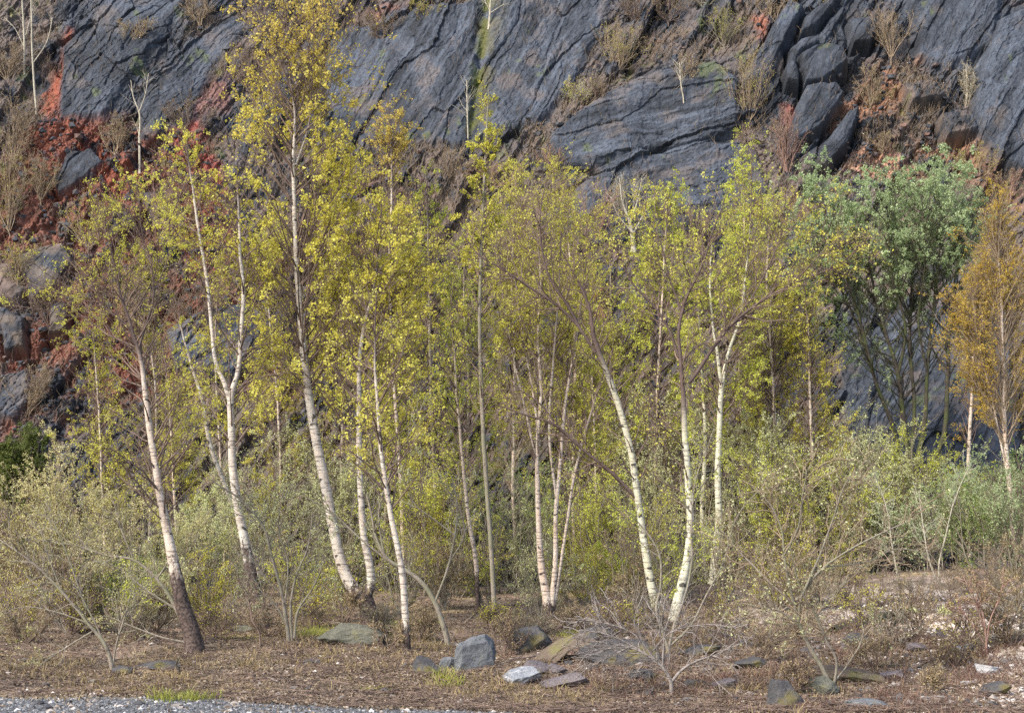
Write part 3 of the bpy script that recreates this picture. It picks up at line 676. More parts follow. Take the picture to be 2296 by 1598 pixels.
def back_trees():
    G = 'young birches crowded behind the front stand'
    B = [  # stems, leaf, n1, profile, label, extra
     ([(905, 1345, 12), (900, 1100, 10), (885, 850, 9), (878, 600, 7), (885, 400, 5), (878, 200, 2)], 'L_gold', 170, ((0, 1.3), (.55, 1.7), (.85, .9), (1, .3)), 'pointed amber topped birch rising next to the tallest one', dict(Y=33, ls=.045, seed=41, nl=4)),
     ([(985, 1340, 11), (975, 1100, 9), (965, 850, 8), (960, 620, 6), (958, 400, 2)], 'L_lime', 150, ((0, 1.3), (.6, 1.6), (1, .5)), 'lime leaved birch filling the gap left of the tall dull pole', dict(Y=34, ls=.045, seed=42, nl=4)),
     ([(1160, 1340, 11), (1150, 1100, 9), (1155, 850, 8), (1150, 600, 5), (1160, 370, 2)], 'L_olive', 150, ((0, 1.2), (.6, 1.5), (1, .6)), 'olive budded birch rising directly right of the tall dull pole', dict(Y=34.5, ls=.034, seed=43, n3=2, nl=3, ang=30, limb='twig_tan')),
     ([(1290, 1340, 11), (1285, 1100, 9), (1290, 850, 8), (1280, 600, 5), (1265, 380, 2)], 'L_olive', 160, ((0, 1.2), (.6, 1.6), (1, .7)), 'fawn twigged birch behind the pinkish clump with upswept tips', dict(Y=34.8, ls=.034, seed=44, n3=2, nl=3, ang=28, limb='twig_tan')),
     ([(1395, 1335, 11), (1390, 1100, 9), (1380, 900, 7), (1375, 700, 5), (1372, 500, 2)], 'L_olive', 130, ((0, 1.1), (.6, 1.3), (1, .5)), 'brownish birch seen between the leaning trunk and the curved one', dict(Y=35, ls=.034, seed=45, nl=3)),
     ([(1480, 1335, 12), (1470, 1100, 10), (1475, 850, 8), (1490, 600, 5), (1500, 420, 2)], 'L_lime', 180, ((0, 1.4), (.6, 1.7), (1, .6)), 'bright lime birch rising behind the open hand limbs', dict(Y=34.5, ls=.046, seed=46, nl=4)),
     ([(1660, 1335, 12), (1668, 1100, 10), (1660, 850, 8), (1672, 560, 5), (1676, 270, 2)], 'L_lime', 150, ((0, 1.3), (.5, 1.5), (.8, .8), (1, .3)), 'slender birch whose brightest green tip overlaps the blocky rock', dict(Y=34.8, ls=.046, seed=47, nl=4, n3=1)),
     ([(1735, 1335, 12), (1740, 1100, 10), (1735, 850, 8), (1725, 600, 5), (1735, 450, 2)], 'L_yellow', 180, ((0, 1.3), (.6, 1.6), (1, .7)), 'rounded yellow birch below the blocky rock', dict(Y=33.8, ls=.044, seed=48, nl=4)),
     ([(1815, 1330, 11), (1820, 1100, 9), (1815, 900, 7), (1810, 740, 5), (1800, 620, 2)], 'L_yellow', 130, ((0, 1.1), (.6, 1.2), (1, .5)), 'yellow dotted birch between the stand and the sage willow', dict(Y=33.5, ls=.04, seed=49, nl=4)),
     ([(398, 1350, 9), (396, 1200, 8), (388, 1050, 7), (380, 900, 5), (365, 760, 2)], 'L_olive', 90, ((0, .9), (1, .5)), 'pink stemmed sapling close behind the leaning brown crowned birch', dict(Y=30, ls=.028, seed=50, nl=3, bark='birch_pink')),
     ([(330, 1345, 9), (338, 1150, 7), (350, 980, 6), (340, 800, 4), (290, 620, 2)], 'L_brown', 120, ((0, 1.0), (1, .8)), 'russet twigged sapling with hardly a leaf behind the leaning birch', dict(Y=33, ls=.028, seed=51, nl=2, limb='twig_tan')),
     ([(640, 1345, 9), (632, 1150, 8), (620, 900, 6), (600, 700, 4), (590, 520, 2)], 'L_yellow', 120, ((0, 1.1), (.6, 1.4), (1, .5)), 'yellow speckled birch between the forked and the tallest trunks', dict(Y=34, ls=.04, seed=52, nl=3)),
     ([(760, 1345, 10), (765, 1100, 8), (770, 850, 7), (765, 650, 5), (750, 480, 2)], 'L_yellow', 140, ((0, 1.1), (.6, 1.4), (1, .6)), 'gold leaved birch just behind the twin stems of the tallest', dict(Y=34.5, ls=.044, seed=53, nl=4)),
     ([(505, 1345, 9), (500, 1150, 7), (492, 950, 6), (485, 780, 4), (500, 600, 2)], 'L_yellow', 70, ((0, .9), (1, .6)), 'sparse golden sapling behind the forked white birch', dict(Y=35, ls=.04, seed=54, nl=3)),
     ([(1030, 1345, 9), (1045, 1100, 8), (1050, 850, 6), (1040, 650, 4), (1045, 520, 2)], 'L_lime', 100, ((0, 1.0), (.6, 1.1), (1, .5)), 'green misted sapling around the foot of the tall dull pole', dict(Y=35.5, ls=.04, seed=55, nl=3)),
     ([(240, 1350, 9), (232, 1180, 7), (225, 980, 6), (215, 820, 4), (205, 690, 2)], 'L_olive', 100, ((0, 1.0), (1, .6)), 'dim brown sapling at the left of the leaning birch', dict(Y=32, ls=.03, seed=56, nl=3)),
     ([(1345, 1340, 9), (1340, 1180, 8), (1336, 1000, 6), (1330, 800, 4), (1336, 620, 2)], 'L_lime', 110, ((0, 1.0), (.6, 1.0), (1, .5)), 'green tipped sapling under the long dark limbs', dict(Y=34, ls=.038, seed=57, nl=3)),
     ([(855, 1350, 9), (862, 1200, 8), (868, 1000, 6), (862, 850, 5), (868, 700, 2)], 'L_lime', 110, ((0, 1.0), (.6, 1.1), (1, .5)), 'low lime birch filling in below the amber pointed crown', dict(Y=34, ls=.042, seed=58, nl=4)),
    ]
    for st, leaf, n1, prof, lab, ex in B:
        k = dict(t0=.22, n2=13, n3=1, l2=.42, ang=38, up=.16, dark=.15, bark='birch_pink'); k.update(ex)
        tree('birch_tree', lab, 'birch', [st], leaf=leaf, n1=int(n1 * 1.15), prof=prof, group=G, **dict(k, nl=k.get('nl', 3) + 1))
    # the grey-green willow and its dark fan of stems
    tree('willow_tree', 'large sage green willow with a fan of black stems before the cliff', 'willow',
         [[(2035, 1240, 20), (2040, 1050, 16), (2025, 930, 14), (2015, 840, 12), (1985, 740, 9), (1950, 600, 6), (1920, 480, 3)],
          [(2035, 1100, 14), (2075, 940, 12), (2080, 840, 10), (2095, 700, 8), (2110, 560, 5), (2120, 430, 2)], [(2035, 1120, 13), (2000, 950, 12), (1965, 860, 9), (1935, 740, 7), (1900, 620, 6), (1850, 500, 3)],
          [(2040, 1060, 12), (2050, 900, 10), (2040, 780, 9), (2045, 640, 7), (2030, 480, 3)], [(2040, 1120, 15), (2115, 980, 13), (2125, 860, 12), (2130, 720, 9), (2150, 580, 5), (2160, 460, 2)],
          [(1965, 860, 8), (1910, 700, 6), (1850, 570, 5), (1835, 450, 2)], [(2015, 840, 8), (2030, 740, 7), (2000, 620, 5), (1990, 470, 3)], [(2080, 840, 7), (2060, 720, 6), (2075, 600, 4), (2070, 430, 2)]],
         bark='dark', limb='dark', leaf='L_sage', t0=.42, n1=470, prof=((0, .6), (.5, 1.5), (1, 1.4)), n2=13, n3=1, l2=.45, nl=9, ls=.052, dark=0, seed=61, Y=35.6, ang=40, up=.14, r1=.022, depth=1.0,
         leafprof=[(350, 1), (680, 1), (840, .5), (920, .15), (1300, .02)])

def shrub(name, label, cat, u, v, h, w, n, leaf, bark, limb, seed, Y=None, nl=3, ls=.035, n1=70, n2=9, group=None, up=.12, lp=None, l2=.42, wpx=5, n3=0, ang=34, t0=.22, lean=0, L=None, curve=.6):
    """a many-stemmed bush: n stems fanning from one foot to height h px and half-width w px"""
    rs = np.random.RandomState(seed * 7 + 1)
    stems = []
    for i in range(n):
        a = rs.uniform(-1, 1) if n > 2 else rs.uniform(-.4, .4); hh = h * rs.uniform(.65, 1) * (1 - .25 * abs(a))
        x1 = u + lean + a * w * rs.uniform(.7, 1.1)
        st = []
        for k in range(5):
            f = k / 4
            st.append((u + (x1 - u) * f ** (1.0 if rs.uniform() < .5 else curve) + rs.uniform(-1, 1) * w * .07 * (k > 0) + (3 * a), v - hh * f, wpx * (1 - .75 * f) * (1 if i else 1.3)))
        if i: st[0] = (st[0][0] + rs.uniform(-.05, .05) * w, v - rs.uniform(0, 4), st[0][2])
        stems.append(st)
    Yb = Y if isinstance(Y, (int, float)) else (cliffY(v) if Y == 'cliff' else place(u, v)[1])
    if L is None: L = .42 * h * Yb / FX
    return tree(name, label, cat, stems, bark=bark, limb=limb, leaf=leaf, t0=t0, t1=1, n1=n1, prof=((0, L), (.6, L * .9), (1, L * .5)), n2=n2, n3=n3, l2=l2, nl=nl, ls=ls, dark=0, Y=Y, seed=seed,
                group=group, ang=ang, up=up, depth=.35 * w * Yb / FX, leafprof=lp, r1=.009, crown='foliage', wob=.16)

def shrubs():
    W = 'willow shrubs in the undergrowth'
    D = [  # u, v, h, w, n, leaf, Y, nl, ls, n1, label
     (130, 1400, 400, 190, 9, 'L_cream', 25.5, 3, .035, 150, 'wide willow shrub speckled with cream catkins at the far left edge'),
     (300, 1380, 330, 150, 8, 'L_cream', 27.5, 3, .034, 120, 'cream catkin willow shrub just behind the black footed birch'),
     (20, 1400, 260, 120, 7, 'L_brown', 29, 2, .035, 90, 'rusty brown shrub cut by the left picture edge'),
     (460, 1380, 280, 110, 7, 'L_pale', 28.5, 3, .034, 100, 'pale budding shrub between the leaning and the forked birch'),
     (620, 1370, 440, 150, 8, 'L_pale', 33.5, 4, .036, 150, 'misty pale green willow behind the forked birch'),
     (735, 1370, 480, 110, 7, 'L_pale', 34, 4, .036, 120, 'pale willow showing between tallest birch and its left neighbour'),
     (950, 1375, 420, 130, 8, 'L_lime', 32, 3, .036, 130, 'light green bush around the narrow white stem'),
     (1130, 1370, 400, 130, 8, 'L_green', 33, 2, .036, 110, 'thin green bush right of the tall dull pole'),
     (1320, 1370, 330, 120, 7, 'L_lime', 32, 3, .036, 110, 'bright leaved bush left of the leaning birch foot'),
     (1400, 1370, 400, 120, 7, 'L_pale', 33.5, 3, .036, 110, 'greyish willow bush behind the leaning birch trunk'),
     (1500, 1360, 560, 110, 7, 'L_pale', 34, 4, .038, 130, 'tall pale willow rising behind the curved birch'),
     (1690, 1350, 440, 130, 8, 'L_pale', 33, 3, .038, 140, 'pale green willow right of the thick pale birch'),
     (1780, 1350, 420, 130, 8, 'L_lime', 32.5, 4, .038, 140, 'yellowish willow bush above the purple grey boulder'),
     (1870, 1340, 470, 110, 7, 'L_pale', 33.6, 6, .042, 150, 'willow with the palest crown tip against the black stems'),
     (1960, 1330, 370, 120, 8, 'L_pale', 33, 4, .038, 140, 'cream green willow behind the round grey boulder'),
     (2060, 1320, 380, 130, 8, 'L_lime', 34, 4, .038, 140, 'lime willow bush in front of the black stems'),
     (2140, 1330, 300, 120, 8, 'L_sage', 31.5, 4, .038, 130, 'sage willow bush on the stony mound crest'),
     (2235, 1340, 330, 120, 8, 'L_green', 31, 4, .038, 140, 'green bush under the orange birch'),
     (2300, 1370, 380, 120, 7, 'L_sage', 29, 4, .038, 120, 'sage coloured bush cut by the right picture edge'),
    ]
    for i, (u, v, h, w, n, lf, Y, nl, ls, n1, lab) in enumerate(D):
        shrub('willow_shrub', lab, 'shrub', u, v, h, w, n, lf, 'grey', ('twig', 'grey')[i % 2], 100 + i, Y=Y, nl=nl + (1 if u > 1600 else 1.5), ls=ls, n1=n1, group=W, n2=10)
    shrub('gorse_bush', 'dense dark green gorse mound at the left edge under the cliff', 'shrub', 40, 1180, 220, 90, 10, 'L_dull', 'dark', 'dark', 131, Y=34.5, nl=10, ls=.05, n1=170)
    shrub('bramble_bush', 'small bright yellow leaved bush left of the twin birch foot', 'shrub', 742, 1400, 130, 50, 6, 'L_yellow', 'twig', 'twig', 132, Y=29, nl=5, ls=.045, n1=60)
    shrub('bramble_bush', 'small bright lime leaved bush right of the pinkish clump', 'shrub', 1335, 1380, 140, 45, 6, 'L_lime', 'twig', 'twig', 133, Y=29, nl=6, ls=.05, n1=60)
    shrub('bramble_bush', 'little lime sprig shining low under the leaning birch', 'shrub', 1385, 1350, 110, 35, 5, 'L_lime', 'twig', 'twig', 134, Y=30, nl=5, ls=.05, n1=36)
    shrub('bramble_bush', 'small sprawling bush with round pale leaves on the dark log', 'shrub', 2075, 1430, 75, 60, 6, 'L_pale', 'twig', 'twig', 135, Y=22.5, nl=3, ls=.04, n1=40)
    shrub('bramble_bush', 'green leafed tuft low beside the black footed birch', 'shrub', 285, 1400, 170, 60, 6, 'L_green', 'twig', 'grey', 136, Y=26.5, nl=5, ls=.04, n1=60)
    # bare thicket in the undergrowth
    TH = 'bare brown thicket shrubs at the feet of the birches'
    where = ['left of the slanting grey willow', 'beside the black footed birch', 'between the black footed and forked birches', 'under the forked birch', 'left of the tallest birch', 'behind the grey moss hummock', 'right of the tallest birch',
             'around the narrow white stem', 'behind the upright grey boulder', 'right of the tall dull pole', 'under the pinkish clump', 'right of the pinkish clump', 'at the leaning birch foot', 'at the curved birch foot', 'by the thick pale birch', 'behind the purple grey boulder',
             'behind the spreading bare shrub', 'left of the round grey boulder', 'behind the round grey boulder', 'over the sandy mound', 'on the stony mound right', 'under the orange birch']
    for i, wh in enumerate(where):
        u = 30 + i * 106 + ((i * 37) % 23)
        if 1880 < u < 2200: continue
        v = (1425 if u < 520 else 1388 if u < 1500 else 1375) - (i * 31) % 26
        shrub('thicket_shrub', 'bare brown twiggy shrub ' + wh, 'shrub', u, v, 150 + (i * 53) % 90, 95, 17, ('L_olive', 'L_brown', 'L_lime', 'L_pale')[i % 4], 'grey', ('twig_tan', 'twig', 'grey')[i % 3], 160 + i, nl=2, ls=.032, n1=95, n2=8, group=TH, ang=26, up=.12, wpx=3.2, t0=.06, L=.55, l2=.5)
    for i, (u, wh) in enumerate(((60, 'in the left corner of the wood'), (180, 'behind the slanting grey willow'), (330, 'in the shade behind the black footed birch'), (520, 'behind the slender grey stem'), (700, 'filling the gap under the tallest birch'), (860, 'behind the bent mossy willow'),
                                 (1020, 'deep behind the upright grey boulder'), (1180, 'deep behind the pinkish clump'), (1300, 'deep between clump and leaning birch'), (1440, 'deep behind the leaning birch'), (1560, 'deep behind the slim cream trunk'), (1700, 'deep behind the purple grey boulder'),
                                 (1830, 'deep behind the spreading bare shrub'), (1930, 'below the black willow stems'))):
        shrub('thicket_shrub', 'taller brown twig thicket ' + wh, 'shrub', u, 1370, 290 + (i * 71) % 120, 120, 15, ('L_olive', 'L_pale', 'L_lime')[i % 3], 'grey', ('twig_tan', 'grey')[i % 2], 200 + i, Y=32.0 + (i % 3) * .9, nl=2, ls=.036, n1=120, n2=9, group=TH, ang=26, up=.14, wpx=3.6, t0=.06, L=.8)

def edge_scrub():
    E = [(60, 'under the slanting grey willow at far left'), (160, 'just behind the slanting grey willow'), (300, 'over the low dark rock bed'), (350, 'left of the black birch foot'), (480, 'right of the black birch foot'), (540, 'left of the kinked sapling'), (600, 'right of the kinked sapling'), (700, 'left of the grey moss hummock'),
         (860, 'between moss hummock and narrow white stem'), (945, 'between narrow white stem and bent willow'), (1120, 'right of the upright grey boulder'), (1180, 'over the leaning dark slab'), (1290, 'over the mossy diagonal slab'), (1370, 'above the broad dark outcrop'), (1430, 'left of the leaning birch foot'), (1560, 'right of the curved birch foot'),
         (1620, 'below the thick pale birch'), (1720, 'left of the spreading bare shrub'), (1790, 'under the spreading bare shrub'), (1920, 'in front of the rotten log'), (2000, 'behind the rotten log'), (2060, 'left of the sandy patch'), (2160, 'right of the sandy patch'), (2260, 'at the right edge of the bank'), (1900, 'on the crest left of the pale saplings'), (1970, 'on the crest beside the round grey boulder'), (2050, 'on the crest between the pale saplings'), (2130, 'on the crest right of the pale saplings'), (2200, 'on the crest under the orange birch')]
    for i, (u, wh) in enumerate(E):
        v = 1440 - (i * 17) % 30 if u < 1500 else 1425 + (i * 29) % 50
        if i > 23: v = 1345 + (i * 7) % 16
        shrub('wiry_scrub', 'knee high wiry brown scrub ' + wh, 'shrub', u, v, (50 + (i * 37) % 40) if 450 < u < 1300 else 80 + (i * 37) % 60, 60, 14, ('L_brown', 'L_olive', 'L_brown')[i % 3], 'twig', ('twig_tan', 'twig', 'grey')[i % 3], 520 + i, nl=.7, ls=.026, n1=90 if u < 1500 else 50, n2=7, group='wiry scrub along the wood edge', ang=34, up=.06, wpx=2.4, t0=.05, L=.34)

def near_shrubs():
    S = dict(bark='grey', limb='grey', dark=0, wob=.2, up=.06)
    tree('bare_willow', 'bare grey willow slanting left over the brown litter from a dark foot', 'shrub',
         [[(252, 1505, 13), (238, 1450, 11), (195, 1395, 9), (140, 1330, 8), (80, 1270, 6), (10, 1220, 4), (-60, 1180, 2)], [(240, 1455, 6), (215, 1400, 5), (190, 1350, 5), (150, 1240, 4), (110, 1140, 2)],
          [(195, 1395, 5), (120, 1370, 4), (60, 1360, 3), (0, 1372, 2)], [(140, 1330, 5), (110, 1250, 4), (90, 1180, 2)], [(252, 1500, 6), (262, 1440, 5), (280, 1380, 4), (300, 1300, 2)], [(215, 1410, 5), (150, 1450, 4), (80, 1500, 3), (50, 1530, 2)]],
         leaf='L_cream', t0=.25, n1=90, prof=((0, .7), (1, .4)), n2=8, l2=.45, nl=2, ls=.022, seed=301, group='bare bent willows in front', r1=.008, **S)
    tree('bare_willow', 'dark curving low branches sweeping left from beside the black birch foot', 'shrub',
         [[(420, 1450, 13), (398, 1370, 12), (370, 1320, 10), (330, 1275, 9), (300, 1255, 7), (240, 1245, 6), (180, 1225, 4), (90, 1210, 2)], [(395, 1365, 7), (340, 1330, 6), (300, 1300, 5), (260, 1270, 3), (220, 1260, 2)],
          [(420, 1440, 8), (370, 1430, 6), (300, 1405, 5), (240, 1380, 3)], [(350, 1300, 6), (370, 1270, 4), (385, 1240, 2)], [(300, 1255, 5), (270, 1180, 4), (250, 1110, 2)]],
         leaf='L_cream', t0=.3, n1=70, prof=((0, .8), (1, .4)), n2=8, l2=.45, nl=2, ls=.024, seed=302, group='bare bent willows in front', r1=.008, **S)
    tree('bare_willow', 'many stemmed grey willow stool standing right of the forked birch foot', 'shrub',
         [[(648, 1440, 12), (640, 1380, 11), (632, 1330, 9), (610, 1250, 8), (590, 1180, 6), (540, 1120, 5), (470, 1075, 3)], [(655, 1438, 9), (652, 1360, 8), (665, 1290, 6), (690, 1230, 5), (700, 1150, 3)],
          [(660, 1430, 9), (668, 1370, 7), (700, 1320, 5), (730, 1250, 3)], [(632, 1330, 6), (600, 1300, 5), (570, 1260, 4), (540, 1240, 2)], [(640, 1350, 6), (645, 1260, 5), (625, 1180, 4), (640, 1080, 2)], [(652, 1430, 7), (620, 1360, 5), (590, 1330, 4), (560, 1280, 2)]],
         leaf='L_pale', t0=.3, n1=100, prof=((0, .7), (1, .4)), n2=8, l2=.45, nl=2, ls=.024, seed=303, group='bare bent willows in front', r1=.008, **S)
    tree('bare_willow', 'thick mossy willow bending left in an elbow beside the upright grey boulder', 'shrub',
         [[(1005, 1450, 16), (992, 1395, 15), (975, 1350, 14), (945, 1305, 13), (905, 1275, 12), (870, 1255, 11), (845, 1210, 7), (832, 1150, 6), (815, 1090, 5), (770, 1020, 3)], [(870, 1257, 6), (800, 1200, 5), (745, 1150, 4), (680, 1110, 2)],
          [(860, 1240, 6), (850, 1150, 5), (880, 1050, 4), (930, 950, 3), (960, 880, 2)], [(975, 1350, 7), (1005, 1270, 7), (1020, 1200, 6), (1026, 1130, 5), (1012, 1065, 3)], [(1020, 1200, 5), (975, 1165, 4), (930, 1130, 3), (900, 1060, 2)],
          [(1008, 1260, 5), (1040, 1200, 4), (1030, 1130, 3)]],
         leaf='L_pale', t0=.35, n1=80, prof=((0, .7), (1, .4)), n2=8, l2=.45, nl=2, ls=.024, seed=304, group='bare bent willows in front', r1=.009, **S)
    tree('bare_willow', 'sinuous thin willow wound up in front of the leaning and curved birches', 'shrub',
         [[(1500, 1470, 12), (1488, 1420, 9), (1472, 1370, 8), (1482, 1310, 6), (1478, 1240, 5), (1440, 1180, 4), (1400, 1140, 2)], [(1498, 1460, 10), (1512, 1400, 9), (1535, 1340, 8), (1552, 1260, 7), (1553, 1180, 6), (1560, 1080, 4), (1600, 960, 2)],
          [(1500, 1450, 7), (1550, 1400, 6), (1580, 1340, 5), (1620, 1260, 4), (1650, 1160, 3), (1740, 1060, 2)]],
         leaf='L_lime', t0=.35, n1=60, prof=((0, .6), (1, .4)), n2=7, l2=.45, nl=2, ls=.03, seed=305, group='bare bent willows in front', r1=.008, **S)
    tree('dead_bush', 'dead bleached branches fanning left over dark rocks from a leaning stub', 'shrub',
         [[(1506, 1560, 12), (1503, 1525, 11), (1485, 1495, 8), (1455, 1470, 6), (1410, 1450, 4), (1350, 1440, 3), (1290, 1430, 2)], [(1480, 1490, 7), (1430, 1455, 5), (1370, 1425, 4), (1300, 1410, 2)], [(1470, 1480, 6), (1420, 1420, 4), (1350, 1395, 3), (1270, 1385, 1.6)],
          [(1410, 1450, 4), (1370, 1470, 3), (1320, 1490, 1.6)], [(1504, 1530, 9), (1530, 1500, 8), (1565, 1480, 6), (1610, 1465, 4), (1660, 1430, 2)], [(1485, 1495, 6), (1488, 1450, 5), (1495, 1400, 3), (1510, 1370, 1.6)], [(1455, 1470, 4), (1500, 1420, 4), (1580, 1400, 3), (1650, 1405, 1.6)]],
         bark='dead', limb='dead', leaf=None, t0=.2, n1=130, prof=((0, .6), (1, .35)), n2=7, l2=.5, nl=0, seed=306, r1=.007, dark=0, wob=.22, up=-.01)
    tree('bare_shrub', 'spreading bare shrub with twisted brown stems right of the pale birches', 'shrub',
         [[(1862, 1545, 14), (1845, 1500, 12), (1815, 1450, 12), (1792, 1400, 11), (1778, 1350, 9), (1765, 1300, 8), (1755, 1250, 6), (1748, 1190, 5), (1720, 1130, 4), (1680, 1090, 2)], [(1870, 1540, 10), (1875, 1480, 8), (1850, 1430, 7), (1830, 1380, 6), (1800, 1330, 5), (1770, 1220, 3)],
          [(1790, 1400, 8), (1800, 1330, 8), (1850, 1270, 7), (1910, 1230, 5), (1990, 1190, 4), (2060, 1160, 2)], [(1778, 1350, 7), (1730, 1310, 6), (1690, 1270, 5), (1650, 1230, 4), (1610, 1180, 2)], [(1800, 1330, 7), (1840, 1240, 6), (1870, 1160, 5), (1900, 1080, 3), (1960, 1020, 2)],
          [(1755, 1250, 5), (1790, 1180, 5), (1800, 1110, 4), (1810, 1050, 2)], [(1862, 1540, 7), (1900, 1490, 5), (1930, 1440, 4), (1940, 1400, 2)], [(1790, 1400, 6), (1750, 1370, 5), (1700, 1360, 4), (1660, 1350, 2)], [(1850, 1270, 5), (1940, 1260, 4), (2020, 1230, 3), (2080, 1240, 2)]],
         bark='grey', limb='twig_tan', leaf='L_pale', t0=.3, n1=170, prof=((0, .65), (1, .4)), n2=8, n3=1, l2=.45, nl=1, ls=.026, seed=307, r1=.008, dark=0, wob=.22, up=.05, depth=.5)
    tree('bare_shrub', 'small dark red twigged bush alone on the stony mound', 'shrub',
         [[(2212, 1465, 7), (2210, 1420, 6), (2202, 1370, 5), (2180, 1330, 3), (2160, 1290, 2)], [(2212, 1440, 5), (2220, 1390, 4), (2240, 1340, 3), (2250, 1300, 2)], [(2208, 1410, 4), (2190, 1350, 3), (2195, 1300, 2)], [(2212, 1450, 4), (2180, 1400, 3), (2150, 1360, 2)]],
         bark='twig_red', limb='twig_red', leaf='L_brown', t0=.3, n1=50, prof=((0, .35), (1, .2)), n2=6, l2=.45, nl=2, ls=.024, seed=308, r1=.006, dark=0, wob=.18, up=.1)
    tree('bare_shrub', 'thin forked grey willow pair on the sandy crest of the mound', 'shrub',
         [[(2020, 1350, 6), (2012, 1290, 5), (2000, 1220, 4), (1990, 1150, 3), (1960, 1060, 2)], [(2110, 1330, 6), (2105, 1270, 5), (2120, 1200, 4), (2140, 1120, 3), (2170, 1050, 2)], [(2112, 1330, 6), (2085, 1260, 5), (2070, 1180, 4), (2060, 1100, 2)]],
         bark='pole', limb='pole', leaf='L_sage', t0=.3, n1=60, prof=((0, .6), (1, .4)), n2=8, l2=.45, nl=4, ls=.03, seed=309, r1=.006, dark=0, wob=.18, up=.1)
    tree('bare_shrub', 'tiny dead curved sprig standing alone in the litter near the gravel', 'shrub',
         [[(403, 1512, 7), (401, 1500, 7), (395, 1490, 6), (398, 1480, 5), (404, 1472, 2)]], bark='dark', limb='dark', leaf=None, t0=.5, n1=1, prof=((0, .06), (1, .03)), n2=0, seed=310, r1=.004, dark=0)
    tree('bare_shrub', 'small kinked sapling in front of the forked birch foot', 'shrub',
         [[(584, 1452, 6), (580, 1415, 5), (566, 1390, 5), (562, 1360, 4), (545, 1320, 3), (530, 1280, 2)], [(566, 1390, 4), (600, 1350, 3), (620, 1310, 2)]], bark='twig', limb='twig', leaf='L_brown', t0=.3, n1=22, prof=((0, .4), (1, .2)), n2=5, l2=.45, nl=1, ls=.022, seed=311, r1=.005, dark=0)
    for i, (u, v, h, lab) in enumerate(((1700, 1490, 120, 'low bare shoots in front of the thick pale birch'), (1630, 1440, 110, 'low bare shoots right of the curved birch foot'), (1960, 1500, 90, 'low bare shoots on the dark slab'), (2140, 1500, 80, 'low shoots by the white pebbles'), (2270, 1450, 130, 'low shoots at the right edge of the mound'),
                                       (1130, 1470, 100, 'low shoots beside the upright grey boulder'), (870, 1460, 90, 'low shoots right of the grey moss hummock'), (1390, 1400, 100, 'low shoots above the mossy diagonal slab'), (2080, 1560, 70, 'low shoots near the bottom right stones'), (1780, 1560, 80, 'low shoots around the dark bottom boulder'), (770, 1395, 90, 'low shoots on the grey moss hummock'))):
        shrub('bare_shrub', lab, 'shrub', u, v, h, h * .6, 6, 'L_brown', 'twig', ('twig_tan', 'twig')[i % 2], 320 + i, nl=1, ls=.022, n1=60, n2=7, wpx=3, group='low bare shoots on the litter', ang=40)

